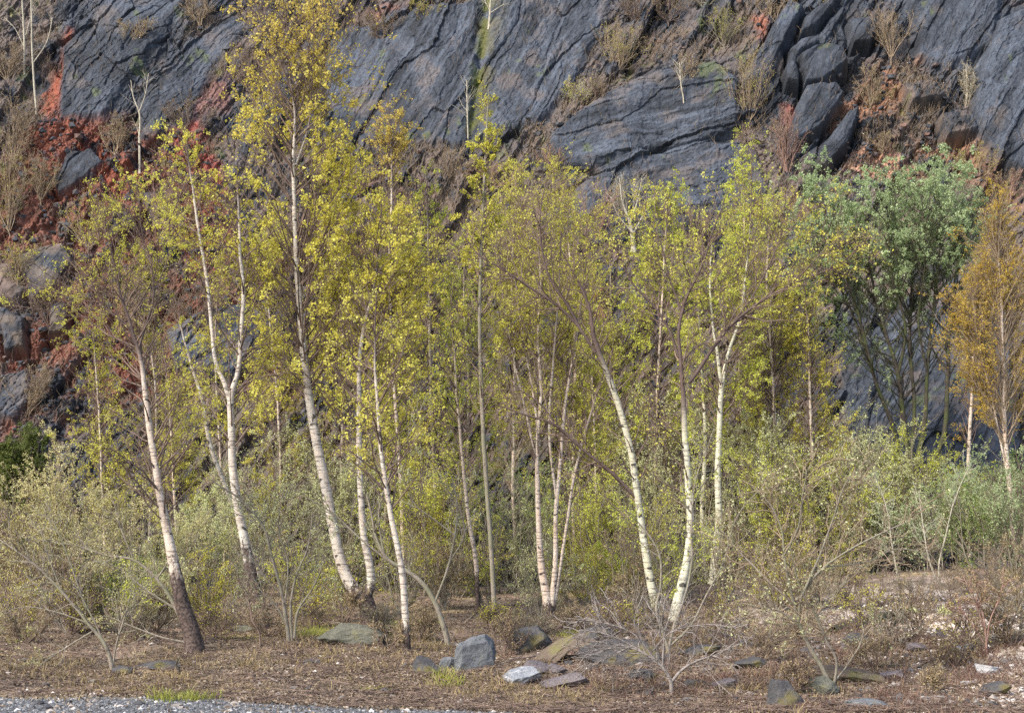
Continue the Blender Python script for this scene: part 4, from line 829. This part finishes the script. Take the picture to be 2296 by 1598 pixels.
def cliff_plants():
    G = 'bare brown bushes rooted on the cliff'
    D = [(1385, 165, 120, 60, 12, 'twig_tan', 'broad straw brown bush on the ledge in the middle of the slabs'), (1340, 245, 80, 60, 9, 'twig', 'dark brown bush below the straw brown one'), (1430, 60, 110, 50, 7, 'twig', 'thin bush at the top edge above the straw brown one'),
         (1680, 275, 160, 62, 14, 'twig_tan', 'big fan shaped brown bush beside the tilted blocks'), (1765, 390, 150, 35, 12, 'twig_red', 'upright purple brown bush in the red cleft'), (1530, 200, 80, 28, 6, 'twig_tan', 'small pale bush on the light slab'),
         (1290, 240, 70, 55, 9, 'pole', 'grey wiry bush at the foot of the smooth slab'), (2000, 130, 130, 45, 9, 'twig_tan', 'tall wispy bush under the upper right slab'), (1735, 60, 90, 45, 7, 'twig_tan', 'bush at the top left of the tilted blocks'), (1625, 110, 100, 30, 6, 'grey', 'slim greenish bush over the light slab'),
         (1950, 240, 90, 30, 6, 'twig_tan', 'narrow brown bush among the broken rock'), (2170, 230, 90, 20, 4, 'pole', 'pale thin bush near the far right slab'), (2200, 400, 80, 70, 8, 'twig_tan', 'low tan bush under the far right slab'), (1235, 400, 80, 45, 9, 'twig_red', 'reddish bush left of the striped slab'),
         (1010, 420, 90, 70, 9, 'twig_tan', 'pinkish twig bush above the lime birch'), (1100, 430, 80, 70, 9, 'twig_red', 'reddish brown bush around the top of the dull pole'), (450, 60, 90, 35, 7, 'twig_tan', 'orange brown bush at the top above the left slabs'), (300, 100, 70, 40, 6, 'twig_tan', 'low bush on the left ribbed slab'),
         (700, 60, 120, 40, 7, 'twig', 'dark bush hanging at the top behind the tallest crown'), (260, 350, 100, 40, 10, 'twig_tan', 'upright tan bush over the red scree'), (30, 360, 160, 45, 8, 'twig_tan', 'tan bush at the left edge under the pale poles'), (20, 520, 200, 45, 12, 'twig_tan', 'big russet bush at the left edge below'),
         (90, 450, 110, 50, 9, 'twig_tan', 'forked bare bush on the dark rubble'), (15, 180, 100, 40, 8, 'twig_tan', 'small brown bush at the upper left edge'), (40, 640, 100, 60, 9, 'twig_tan', 'olive tan bush above the dark gully'), (370, 520, 150, 60, 10, 'twig_red', 'red brown bush left of the red scree chute'),
         (420, 300, 90, 60, 9, 'twig', 'grey brown bush below the second left slab'), (200, 560, 140, 70, 10, 'twig_tan', 'wide russet bush in the middle of the left scree'), (560, 200, 90, 50, 7, 'twig', 'bush half hidden by the tallest crown'), (860, 90, 70, 50, 6, 'twig', 'low dark bush on the top left of the slabs'),
         (960, 60, 70, 50, 6, 'twig', 'thin bush left of the green groove'), (1500, 50, 80, 50, 6, 'twig', 'olive bush at the top right of the smooth slab'), (1580, 20, 80, 40, 6, 'grey', 'green grey bush at the top edge'), (1860, 20, 60, 40, 6, 'twig_tan', 'bush on top of the tilted blocks'),
         (2270, 440, 60, 60, 8, 'twig_red', 'rusty bush at the right edge above the orange crown'), (1980, 340, 50, 40, 6, 'twig_tan', 'little bush on the orange soil'), (1330, 560, 160, 90, 12, 'twig_red', 'dense purplish bush behind the fawn birch'), (1420, 500, 130, 45, 6, 'pole', 'grey antler like bush against the striped slab'),
         (120, 760, 180, 90, 12, 'twig', 'dark brown bush in the gully at left'), (260, 760, 200, 90, 12, 'twig_red', 'wine brown bush behind the leaning crown'), (60, 930, 120, 70, 9, 'twig_tan', 'tan bush above the gorse'), (430, 760, 180, 70, 10, 'twig', 'brown bush between the two left birch crowns'),
         (900, 660, 200, 90, 12, 'twig', 'brown bush behind the gold leaved birch'), (1180, 600, 180, 90, 12, 'twig_red', 'rose brown bush behind the olive birch'), (1560, 560, 120, 80, 10, 'twig_tan', 'tan bush behind the bright lime birch'), (1780, 520, 100, 60, 9, 'twig_red', 'brown bush below the blocks'),
         (2060, 560, 90, 60, 8, 'twig_tan', 'tan bush behind the sage willow'), (690, 620, 160, 80, 10, 'twig_tan', 'fawn bush behind the tallest trunk')]
    for i, (u, v, h, w, n, limb, lab) in enumerate(D):
        shrub('cliff_bush', lab, 'bush', u, v, h, w, n, 'L_brown' if i % 3 else 'L_olive', limb, limb, 400 + i, Y='cliff', nl=1, ls=.03, n1=100, n2=8, group=G, ang=24, up=.2, wpx=2.4, l2=.45, t0=.06)
    P = 'pale poles on the cliff'
    for i, (sts, lab) in enumerate((([[(79, 250, 7), (76, 180, 6), (72, 110, 5), (70, 0, 4), (66, -60, 2)], [(76, 140, 3), (105, 95, 3), (118, 40, 2)]], 'taller of the two pale bare poles by the red chute'),
                                    ([[(56, 168, 6), (54, 80, 6), (50, 0, 4), (50, -60, 2)], [(56, 110, 3), (30, 60, 2), (10, 40, 2)], [(58, 80, 3), (74, 20, 2)]], 'shorter forked pale pole by the red chute'),
                                    ([[(314, 385, 7), (312, 310, 6), (311, 255, 5), (298, 220, 3), (292, 180, 2)], [(311, 255, 4), (325, 215, 3), (333, 165, 2)]], 'pale Y shaped sapling below the left slabs'),
                                    ([[(1097, 80, 7), (1098, 40, 6), (1100, 10, 5), (1106, -40, 3)], [(1099, 25, 3), (1080, -10, 2)], [(1099, 30, 3), (1130, 10, 2)]], 'pale sapling growing out of the green groove'),
                                    ([[(1420, 560, 14), (1412, 500, 8), (1395, 450, 5), (1390, 400, 2)], [(1412, 500, 6), (1430, 450, 4), (1440, 400, 2)], [(1416, 530, 6), (1450, 470, 4), (1475, 430, 2)], [(1416, 520, 5), (1385, 480, 3), (1370, 440, 2)]], 'dead silvery snag against the striped slab'),
                                    ([[(1530, 250, 4), (1527, 190, 4), (1524, 140, 2)]], 'tiny straight sapling on the light slab'), ([[(1050, 330, 4), (1048, 250, 4), (1047, 180, 2)]], 'thin grey whip beside the green groove'))):
        tree('bare_sapling', lab, 'sapling', sts, bark='pole', limb='pole', leaf=None, t0=.4, n1=14, prof=((0, .9), (1, .4)), n2=5, l2=.45, dark=0, seed=480 + i, Y='cliff', group=P, ang=32, r1=.01)

# ---------------------------------------------------------------- rocks, logs and what lies on the ground
def ico(n):
    import bmesh
    b = bmesh.new(); bmesh.ops.create_icosphere(b, subdivisions=n, radius=1)
    V = np.array([v.co[:] for v in b.verts]); F = np.array([[v.index for v in f.verts] for f in b.faces]); b.free()
    return V, F
def rock_shape(rs, V, sc, cuts=18, rough=.09):
    P = V * (1 + .0)
    for _ in range(cuts):      # planes knock the ball into an angular block
        n = unit(rs.normal(size=3)); h = rs.uniform(.5, .85)
        d = P @ n - h; P = P - np.maximum(d, 0)[:, None] * n * .93
    k = rs.randint(1000)
    P = P * (1 + rough * fbm(P[:, 0] * 4 + 50, P[:, 1] * 4 + P[:, 2] * 5 + 50, 4, k)[:, None])
    return P * np.array(sc)
def rocks():
    V, F = ico(5)
    def rmat(name, a, b, moss, ms=.62, streak=None):
        t = NT(name, .9, .2)
        c = t.mix(t.ramp(t.noise(3, 6, .7), [(.3, 0.), (.7, 1.)]), a, b)
        if streak: c = t.mix(t.ramp(t.noise(1, 5, .6, stretch=(1, 1, 9)), [(.5, 0.), (.58, 1.)]), c, streak)
        c = t.mix(t.ramp(t.noise(40, 3, .7), [(.52, 0.), (.7, .7)]), c, tuple(x * .35 for x in a))
        c = t.mix(t.ramp(t.noise(2.2, 4), [(ms, 0.), (ms + .1, 1.)]), c, moss)
        t.bump(t.noise(22, 6, .7), .02, 1)
        return t.base(c)
    gm = rmat('grey_stone', (.10, .108, .118), (.20, .21, .22), (.18, .17, .11)); dm = rmat('dark_stone', (.05, .05, .054), (.11, .105, .105), (.14, .12, .05), .55)
    pm = rmat('purplish_stone', (.11, .095, .10), (.19, .165, .17), (.15, .14, .07)); wm = rmat('white_streaked_stone', (.15, .165, .19), (.32, .33, .35), (.3, .22, .15), .66, (.62, .62, .64))
    mm = rmat('mossy_stone', (.10, .078, .06), (.18, .14, .105), (.15, .14, .06), .56); bm = rmat('moss_hummock', (.085, .088, .07), (.17, .165, .13), (.19, .18, .08), .62)
    pw = rmat('white_stone', (.26, .26, .27), (.44, .43, .42), (.3, .27, .22), .66)
    R = [  # u, v of the foot, width px, height px, depth ratio, tilt, material, label
     (1066, 1500, 92, 112, .7, (0, 6, 20), gm, 'upright grey boulder standing on end beside the mossy bent willow'),
     (1188, 1462, 100, 66, .8, (0, -18, 10), dm, 'dark slab leaning right of the upright grey boulder'),
     (1238, 1485, 190, 38, .9, (0, -36, 0), mm, 'long mossy brown slab lying diagonally over the dark rocks'),
     (1168, 1535, 92, 42, 1.0, (0, -12, 30), wm, 'white streaked blue grey stone in the brown litter'),
     (1205, 1512, 60, 34, 1.0, (0, 14, 0), pm, 'pinkish stone touching the white streaked one'),
     (1245, 1512, 52, 28, 1.0, (0, 0, 0), pm, 'rounded mauve stone right of the pinkish stone'),
     (1262, 1546, 110, 34, 1.2, (0, -10, 0), pm, 'flat brown stone sunk in the litter below the mauve one'),
     (1400, 1490, 190, 66, .7, (0, 6, 0), dm, 'broad dark outcrop beneath the dead bleached branches'),
     (780, 1448, 150, 56, 1.0, (0, 3, 0), bm, 'low hummock of grey moss in front of the twin birch foot'),
     (952, 1512, 66, 42, 1.0, (0, 20, 0), dm, 'small dark rock left of the upright grey boulder'),
     (1000, 1502, 44, 38, 1.0, (0, 0, 40), gm, 'grey stone tucked against the upright boulder'),
     (1757, 1592, 120, 104, .9, (0, -8, 20), dm, 'brown pointed boulder at the bottom edge'),
     (1660, 1372, 92, 58, .9, (0, 0, 0), pm, 'purple grey boulder half hidden behind twigs'),
     (1955, 1372, 80, 60, .9, (0, 5, 0), pm, 'round grey boulder behind the long dark log'),
     (1900, 1532, 180, 40, .7, (0, 7, 0), mm, 'flat brown slab overhanging a dark hollow'),
     (1840, 1560, 90, 52, .9, (0, -20, 0), bm, 'greenish stone under the spreading bare shrub'),
     (2112, 1432, 42, 36, 1.0, (0, -20, 0), pm, 'small pointed stone on the sandy patch'),
     (2172, 1536, 34, 14, 1.0, (0, 0, 0), pw, 'whitish stone on the pale gravel'),
     (2058, 1462, 50, 24, 1.0, (0, 0, 0), pm, 'brown stone left of the sandy patch'),
     (2222, 1512, 60, 26, 1.0, (0, 12, 0), pw, 'white chalky stone near the right edge'),
     (2075, 1572, 28, 15, 1.0, (0, 0, 0), pw, 'small chalk white stone near the bottom'),
     (1580, 1470, 84, 30, 1.0, (0, -8, 0), dm, 'dark flat rock right of the dead branches'),
     (1690, 1500, 90, 34, .9, (0, 5, 0), dm, 'dark low rock between the bare shoots'),
     (545, 1415, 60, 20, 1.0, (0, 0, 0), bm, 'small mossy stone by the forked birch foot'),
     (270, 1512, 50, 22, 1.0, (0, 10, 0), dm, 'blackish stone at the foot of the slanting willow'),
     (350, 1500, 110, 20, 1.0, (0, -6, 0), dm, 'low dark rock bed left of the black birch foot'),
     (1320, 1455, 50, 26, 1.0, (0, 0, 0), mm, 'mossy yellowish stone on top of the dark outcrop'),
     (690, 1490, 32, 13, 1.0, (0, 0, 0), dm, 'little black stone in the open litter'),
     (1330, 1440, 90, 40, .9, (0, -14, 20), dm, 'dark jagged rock just under the curved birch foot'),
     (1450, 1530, 90, 34, .9, (0, 8, 50), dm, 'dark rough stone below the dead bleached bush'),
     (1180, 1440, 60, 34, .9, (0, 12, 0), mm, 'mossy tan rock behind the leaning dark slab'),
     (1630, 1545, 70, 26, 1, (0, 0, 10), pm, 'low mauve stone in the reddish litter'),
     (1950, 1590, 110, 30, 1, (0, 4, 0), gm, 'grey slab half buried at the bottom edge'),
     (1930, 1450, 70, 34, .9, (0, 10, 0), dm, 'dark jagged stone in front of the rotten log'),
     (2160, 1470, 66, 30, .9, (0, -8, 30), gm, 'grey angular stone right of the sandy patch'),
     (1720, 1450, 80, 34, .9, (0, 6, 60), dm, 'dark mossy rock left of the spreading bare shrub'),
     (2240, 1560, 84, 36, .9, (0, -10, 10), dm, 'dark broken rock in the bottom right corner'),
     (2010, 1525, 60, 28, .9, (0, 12, 0), pm, 'mauve stone right of the flat brown slab'),
     (1560, 1540, 54, 22, .9, (0, 0, 0), dm, 'small dark stone right of the dead bush stub'),
     (2265, 1300, 60, 60, .8, (0, 0, 0), dm, 'blue black boulder under the orange birch'),
     (2130, 1360, 90, 26, 1.0, (0, 8, 0), pm, 'weathered stone on the mound crest')]
    for i, (u, v, w, h, dr, tilt, m, lab) in enumerate(R):
        rs = np.random.RandomState(700 + i)
        p = place(u, v); s = p[1] / FX
        if 'half hidden' in lab or 'round grey' in lab or 'blue black' in lab or 'mound crest' in lab: p = at(u, v, 30.5); p[2] = min(p[2], float(gz(p[0], p[1])) + .02); s = p[1] / FX
        P = rock_shape(rs, V, (1, 1, 1)); P = P / np.abs(P).max(0)
        if 'pointed' in lab: P[:, :2] *= (1 - .8 * np.clip(P[:, 2:] * .5 + .5, 0, 1))
        P = P * np.array([w * s * .56, w * s * .5 * dr, h * s * .62])
        ob = mesh_np('boulder', P, F, m, smooth=False)
        ob.location = p + np.array([0, w * s * .35 * dr, h * s * .25]); ob.rotation_euler = tuple(rad(a) for a in tilt)
        tag(ob, lab, 'rock', 'rocks lying on the litter')
    # fallen timber
    def log(name, label, pts, mat, side=()):
        g = Geo(); rs = np.random.RandomState(len(label)); r0 = None
        for k, st in enumerate([pts] + list(side)):
            Q = []
            for a, b, w in st:
                q = place(a, b) if k == 0 else at(a, b, Y0); Y0 = q[1] if k == 0 else Y0
                Q.append(q + np.array([0, 0, w * q[1] / FX * .3]))
            W = [w * Y0 / FX / 2 for a, b, w in st]
            A, B = resample(Q, W, 24); A = A + rs.normal(0, B.max() * .12, A.shape)
            B[0] *= .7; tubes(g, A[None], B[None], 8, rs, .08)
            if r0 is None: r0 = A[0].copy()
        o = g.build(name, mat, None, r0); o.location = r0; tag(o, label, 'log')
    log('fallen_log', 'dark rotten log lying behind the sprawling pale leaved bush', [(1870, 1420, 26), (1950, 1402, 30), (2010, 1388, 22)], M['dark'])
    log('fallen_branch', 'pale dead branch propped under the mossy diagonal slab', [(1110, 1512, 5), (1150, 1480, 6), (1200, 1472, 5), (1245, 1458, 4)], M['dead'])
    log('fallen_branch', 'short white stick lying in the litter left of centre', [(600, 1520, 5), (615, 1526, 6), (628, 1532, 4)], M['dead'])
    log('fallen_branch', 'thin white stick below the dead bleached bush', [(1380, 1550, 4), (1430, 1535, 5), (1470, 1525, 4)], M['dead'])
    log('fallen_branch', 'long thin brown stick on the reddish litter at right', [(1530, 1495, 4), (1600, 1500, 4), (1690, 1498, 3)], M['twig_tan'])
    log('fallen_branch', 'slanting dead stick in the thicket behind the upright boulder', [(1040, 1400, 5), (1080, 1365, 5), (1120, 1340, 4)], M['twig_tan'])

def scatter():
    rs = np.random.RandomState(5)
    def pts(n, y0, y1, pw=1.6, umin=-60, umax=2360):
        y = y0 + (y1 - y0) * rs.uniform(0, 1, n) ** pw; u = rs.uniform(umin, umax, n); x = (u - CU) / FX * y
        return x, y
    def litter(name, n, cols, size, y0, y1, dens=None, lift=.012, pw=1.6, asp=.6, tr=.1):
        x, y = pts(n, y0, y1, pw)
        if dens is not None:
            k = rs.uniform(0, 1, n) < dens(x, y); x, y = x[k], y[k]
        z = gz(x, y) + rs.uniform(0, lift * 2, len(x)); C = np.stack([x, y, z], -1); m = len(x)
        nrm = unit(rs.normal(size=(m, 3)) * .55 + np.array([0, -.2, 1])); a = unit(np.cross(nrm, rs.normal(size=(m, 3)))); b = np.cross(nrm, a)
        s = size * rs.uniform(.5, 1.4, (m, 1)) * .5
        Vv = np.stack([C + a * s, C + b * s * asp + nrm * s * .3, C - a * s, C - b * s * asp + nrm * s * .3], 1)
        o = mesh_np(name, Vv, np.arange(4 * m).reshape(m, 4), mat_leaf(name + '_leaf', cols, tr, 2.2), attrs={'rnd': ('FACE', rs.uniform(0, 1, m))})
        o['kind'] = 'stuff'
    off = lambda x, y: (1 - .55 * sst(3.2, 6, x)) * np.where(y < 14.85 + .3 * fbm(x * 1.3, y * 1.3, 4, 21) - np.clip(x + 4, 0, 9) * .33, .03, 1) * (.35 + .65 * sst(-.4, .3, fbm(x * .9, y * .9, 3, 77)))
    litter('leaf_litter', 230000, [(.07, .05, .036), (.14, .10, .07), (.25, .19, .13), (.42, .34, .25)], .042, 12.8, 33, off)
    # stones
    V0, F0 = ico(1)
    def stones(name, n, size, cols, dens, y0, y1, pw=1.6, at_=None):
        if at_ is None:
            x, y = pts(n, y0, y1, pw); k = rs.uniform(0, 1, n) < dens(x, y); x, y = x[k], y[k]; z = gz(x, y)
        else: x, y, z = at_
        m = len(x)
        s = size * rs.uniform(.35, 1, (m, 1, 1)) ** 1.5 * rs.uniform(.6, 1.2, (m, 1, 3))
        Vv = V0[None] * s * rs.uniform(.55, 1.2, (m, len(V0), 1))
        th = rs.uniform(0, 6.28, (m, 1)); c, sn = np.cos(th), np.sin(th)
        Vv = np.stack([Vv[..., 0] * c - Vv[..., 1] * sn, Vv[..., 0] * sn + Vv[..., 1] * c, Vv[..., 2] * .7], -1) + np.stack([x, y, z], -1)[:, None]
        t = NT(name + '_stone', .9, .2); cc = t.ramp(t.attr('rnd'), [(i / (len(cols) - 1), q) for i, q in enumerate(cols)])
        cc = t.mix(1., cc, t.ramp(t.noise(12, 4), [(.3, .6), (.7, 1.3)]), 'MULTIPLY'); t.base(cc)
        F = (F0[None] + (np.arange(m) * len(V0))[:, None, None]).reshape(-1, 3)
        o = mesh_np(name, Vv, F, t.m, attrs={'rnd': ('POINT', np.repeat(rs.uniform(0, 1, m), len(V0)))}); o['kind'] = 'stuff'
    stones('gravel', 26000, .024, [(.06, .063, .068), (.11, .114, .12), (.18, .183, .19), (.34, .34, .345)], lambda x, y: sst(.5, -.3, y - 14.85 - .3 * fbm(x * 1.3, y * 1.3, 4, 21) + np.clip(x + 4.0, 0, 9) * .33), 12.9, 15.8, 1)
    stones('pale_rubble', 22000, .05, [(.22, .18, .15), (.38, .32, .28), (.55, .50, .46), (.72, .70, .68)], lambda x, y: sst(3.5, 6, x) * .9 + .04, 13, 27)
    stones('dark_rubble', 2600, .09, [(.05, .05, .055), (.12, .115, .115), (.2, .18, .17), (.28, .25, .22)], lambda x, y: .12 + .8 * sst(0, 2.5, x) * sst(26, 22, y), 14, 33)
    # broken rock lying on the scree and ledges of the cliff
    S, X = _cd['S'], _cd['X']
    n = 60000; j = rs.randint(150, len(X) - 150, n); i = rs.randint(60, len(S) - 30, n)
    sc_ = _cd['scr'][i, j] * .9 + _cd['ledge'][i, j] * .3; k = rs.uniform(0, 1, n) < sc_ * .2; i, j = i[k], j[k]
    d = _cd['d'][i, j]
    stones('scree', 0, .17, [(.03, .033, .038), (.055, .06, .07), (.085, .09, .10), (.15, .09, .07)], None, 0, 0, at_=(X[j], FOOT + S[i] * NC - d * NS - .02, S[i] * NS + d * NC))
    # fallen twigs
    g = Geo(); n = 9000; x, y = pts(n, 13.5, 33); th = rs.uniform(0, 6.28, n); le = rs.uniform(.08, .5, n)
    k = off(x, y) > .2; x, y, th, le = x[k], y[k], th[k], le[k]
    f = np.linspace(-.5, .5, 4)[None]
    px, py = x[:, None] + np.cos(th)[:, None] * le[:, None] * f, y[:, None] + np.sin(th)[:, None] * le[:, None] * f
    P = np.stack([px, py, gz(px, py) + .02 + rs.uniform(0, .04, px.shape)], -1)
    tubes(g, P, np.full(px.shape, .004), 3, rs); o = g.build('fallen_twigs', M['twig'], None, np.zeros(3)); o['kind'] = 'stuff'
    # grass: straw tufts in the open and a green fringe by the trees
    def grass(name, cl, per, h, spread, cols):
        P = []
        for (u, v, n, su, sv) in cl:
            for _ in range(n): P.append(place(u + rs.normal() * su, v + rs.normal() * sv))
        P = np.array(P); m = len(P) * per; B = np.repeat(P, per, 0); r = rs.normal(size=(m, 2)) * spread; B[:, :2] += r; B[:, 2] = gz(B[:, 0], B[:, 1])
        hh = h * rs.uniform(.4, 1.2, (m, 1)); lean = np.concatenate([rs.normal(size=(m, 2)) * .5 + r / spread * .35, np.ones((m, 1))], 1) * hh
        side = unit(np.concatenate([rs.normal(size=(m, 2)), np.zeros((m, 1))], 1)) * .0045
        mid = B + lean * np.array([.35, .35, .6]); tip = B + lean
        Vv = np.stack([B - side, B + side, mid + side * .8, mid - side * .8, mid - side * .8, mid + side * .8, tip + side * .1, tip - side * .1], 1)
        q = np.arange(m)[:, None] * 8; F = np.concatenate([q + np.array([[0, 1, 2, 3]]), q + np.array([[4, 5, 6, 7]])])
        o = mesh_np(name, Vv, F, mat_leaf(name + '_blade', cols, .3, 3), attrs={'rnd': ('FACE', np.tile(rs.uniform(0, 1, m), 2))}); o['kind'] = 'stuff'
    grass('dry_grass', [(1300, 1385, 26, 40, 8), (700, 1435, 30, 50, 12), (960, 1440, 40, 60, 16), (500, 1480, 50, 130, 18), (850, 1480, 50, 120, 25), (300, 1530, 50, 150, 16), (1250, 1560, 40, 110, 16), (1500, 1470, 30, 120, 40), (1700, 1540, 30, 110, 30), (60, 1490, 40, 80, 16), (1050, 1540, 30, 80, 16), (2050, 1500, 30, 150, 50)],
          15, .10, .09, [(.16, .11, .05), (.26, .19, .09), (.36, .28, .14), (.46, .37, .21)])
    grass('green_grass', [(705, 1418, 26, 35, 8), (1005, 1520, 12, 18, 12), (20, 1420, 18, 60, 14), (900, 1400, 12, 40, 6), (400, 1566, 12, 30, 3), (1290, 1430, 6, 20, 6)], 26, .10, .07, [(.14, .17, .03), (.24, .27, .05), (.36, .36, .08), (.44, .42, .14)])
    grass('heather', [(1650, 1530, 30, 90, 20), (2130, 1530, 20, 110, 20), (1580, 1420, 20, 80, 14), (1420, 1540, 20, 90, 16), (1900, 1470, 40, 160, 30), (2200, 1480, 40, 90, 40), (1350, 1500, 20, 120, 24), (1780, 1420, 30, 120, 20), (2000, 1580, 30, 160, 14)], 30, .10, .08, [(.10, .06, .05), (.18, .10, .08), (.28, .19, .14), (.30, .26, .14)])

def cliff_tufts():
    rs = np.random.RandomState(9); S, X = _cd['S'], _cd['X']
    n = 240000; j = rs.randint(120, len(X) - 120, n); i = rs.randint(50, len(S) - 20, n)
    dens = _cd['ledge'][i, j] * .5 + _cd['scr'][i, j] * .12 + .03
    cl = vnoise(X[j] * 1.6 + 90, S[i] * 1.6, 66)
    k = rs.uniform(0, 1, n) < dens * sst(.35, .75, cl); i, j = i[k], j[k]; d = _cd['d'][i, j]; m = len(i)
    B = np.stack([X[j] + rs.normal(0, .02, m), FOOT + S[i] * NC - d * NS + .01, S[i] * NS + d * NC], -1)
    hh = .28 * rs.uniform(.3, 1.3, (m, 1)); lean = np.concatenate([rs.normal(size=(m, 1)) * .5, -np.abs(rs.normal(size=(m, 1))) * .4, np.ones((m, 1))], 1) * hh
    P = B[:, None] + lean[:, None] * np.linspace(0, 1, 3)[None, :, None] + rs.normal(0, .02, (m, 3, 3)) * np.array([0, 1, 1])[None, :, None]
    g = Geo(); tubes(g, P, np.tile([.006, .005, .003], (m, 1)), 3, rs)
    o = g.build('dry_grass', M['twig_tan'], None, np.zeros(3)); o['kind'] = 'stuff'

mats()
build_ground(); build_cliff()
print('setting', round(time.time() - T0, 1))
birches(); back_trees(); print('trees', round(time.time() - T0, 1))
shrubs(); near_shrubs(); edge_scrub(); cliff_plants(); print('shrubs', round(time.time() - T0, 1))
rocks(); scatter(); cliff_tufts()
nf = sum(len(o.data.polygons) for o in SC.objects if o.type == 'MESH')
print('script', round(time.time() - T0, 1), 's, faces', nf)
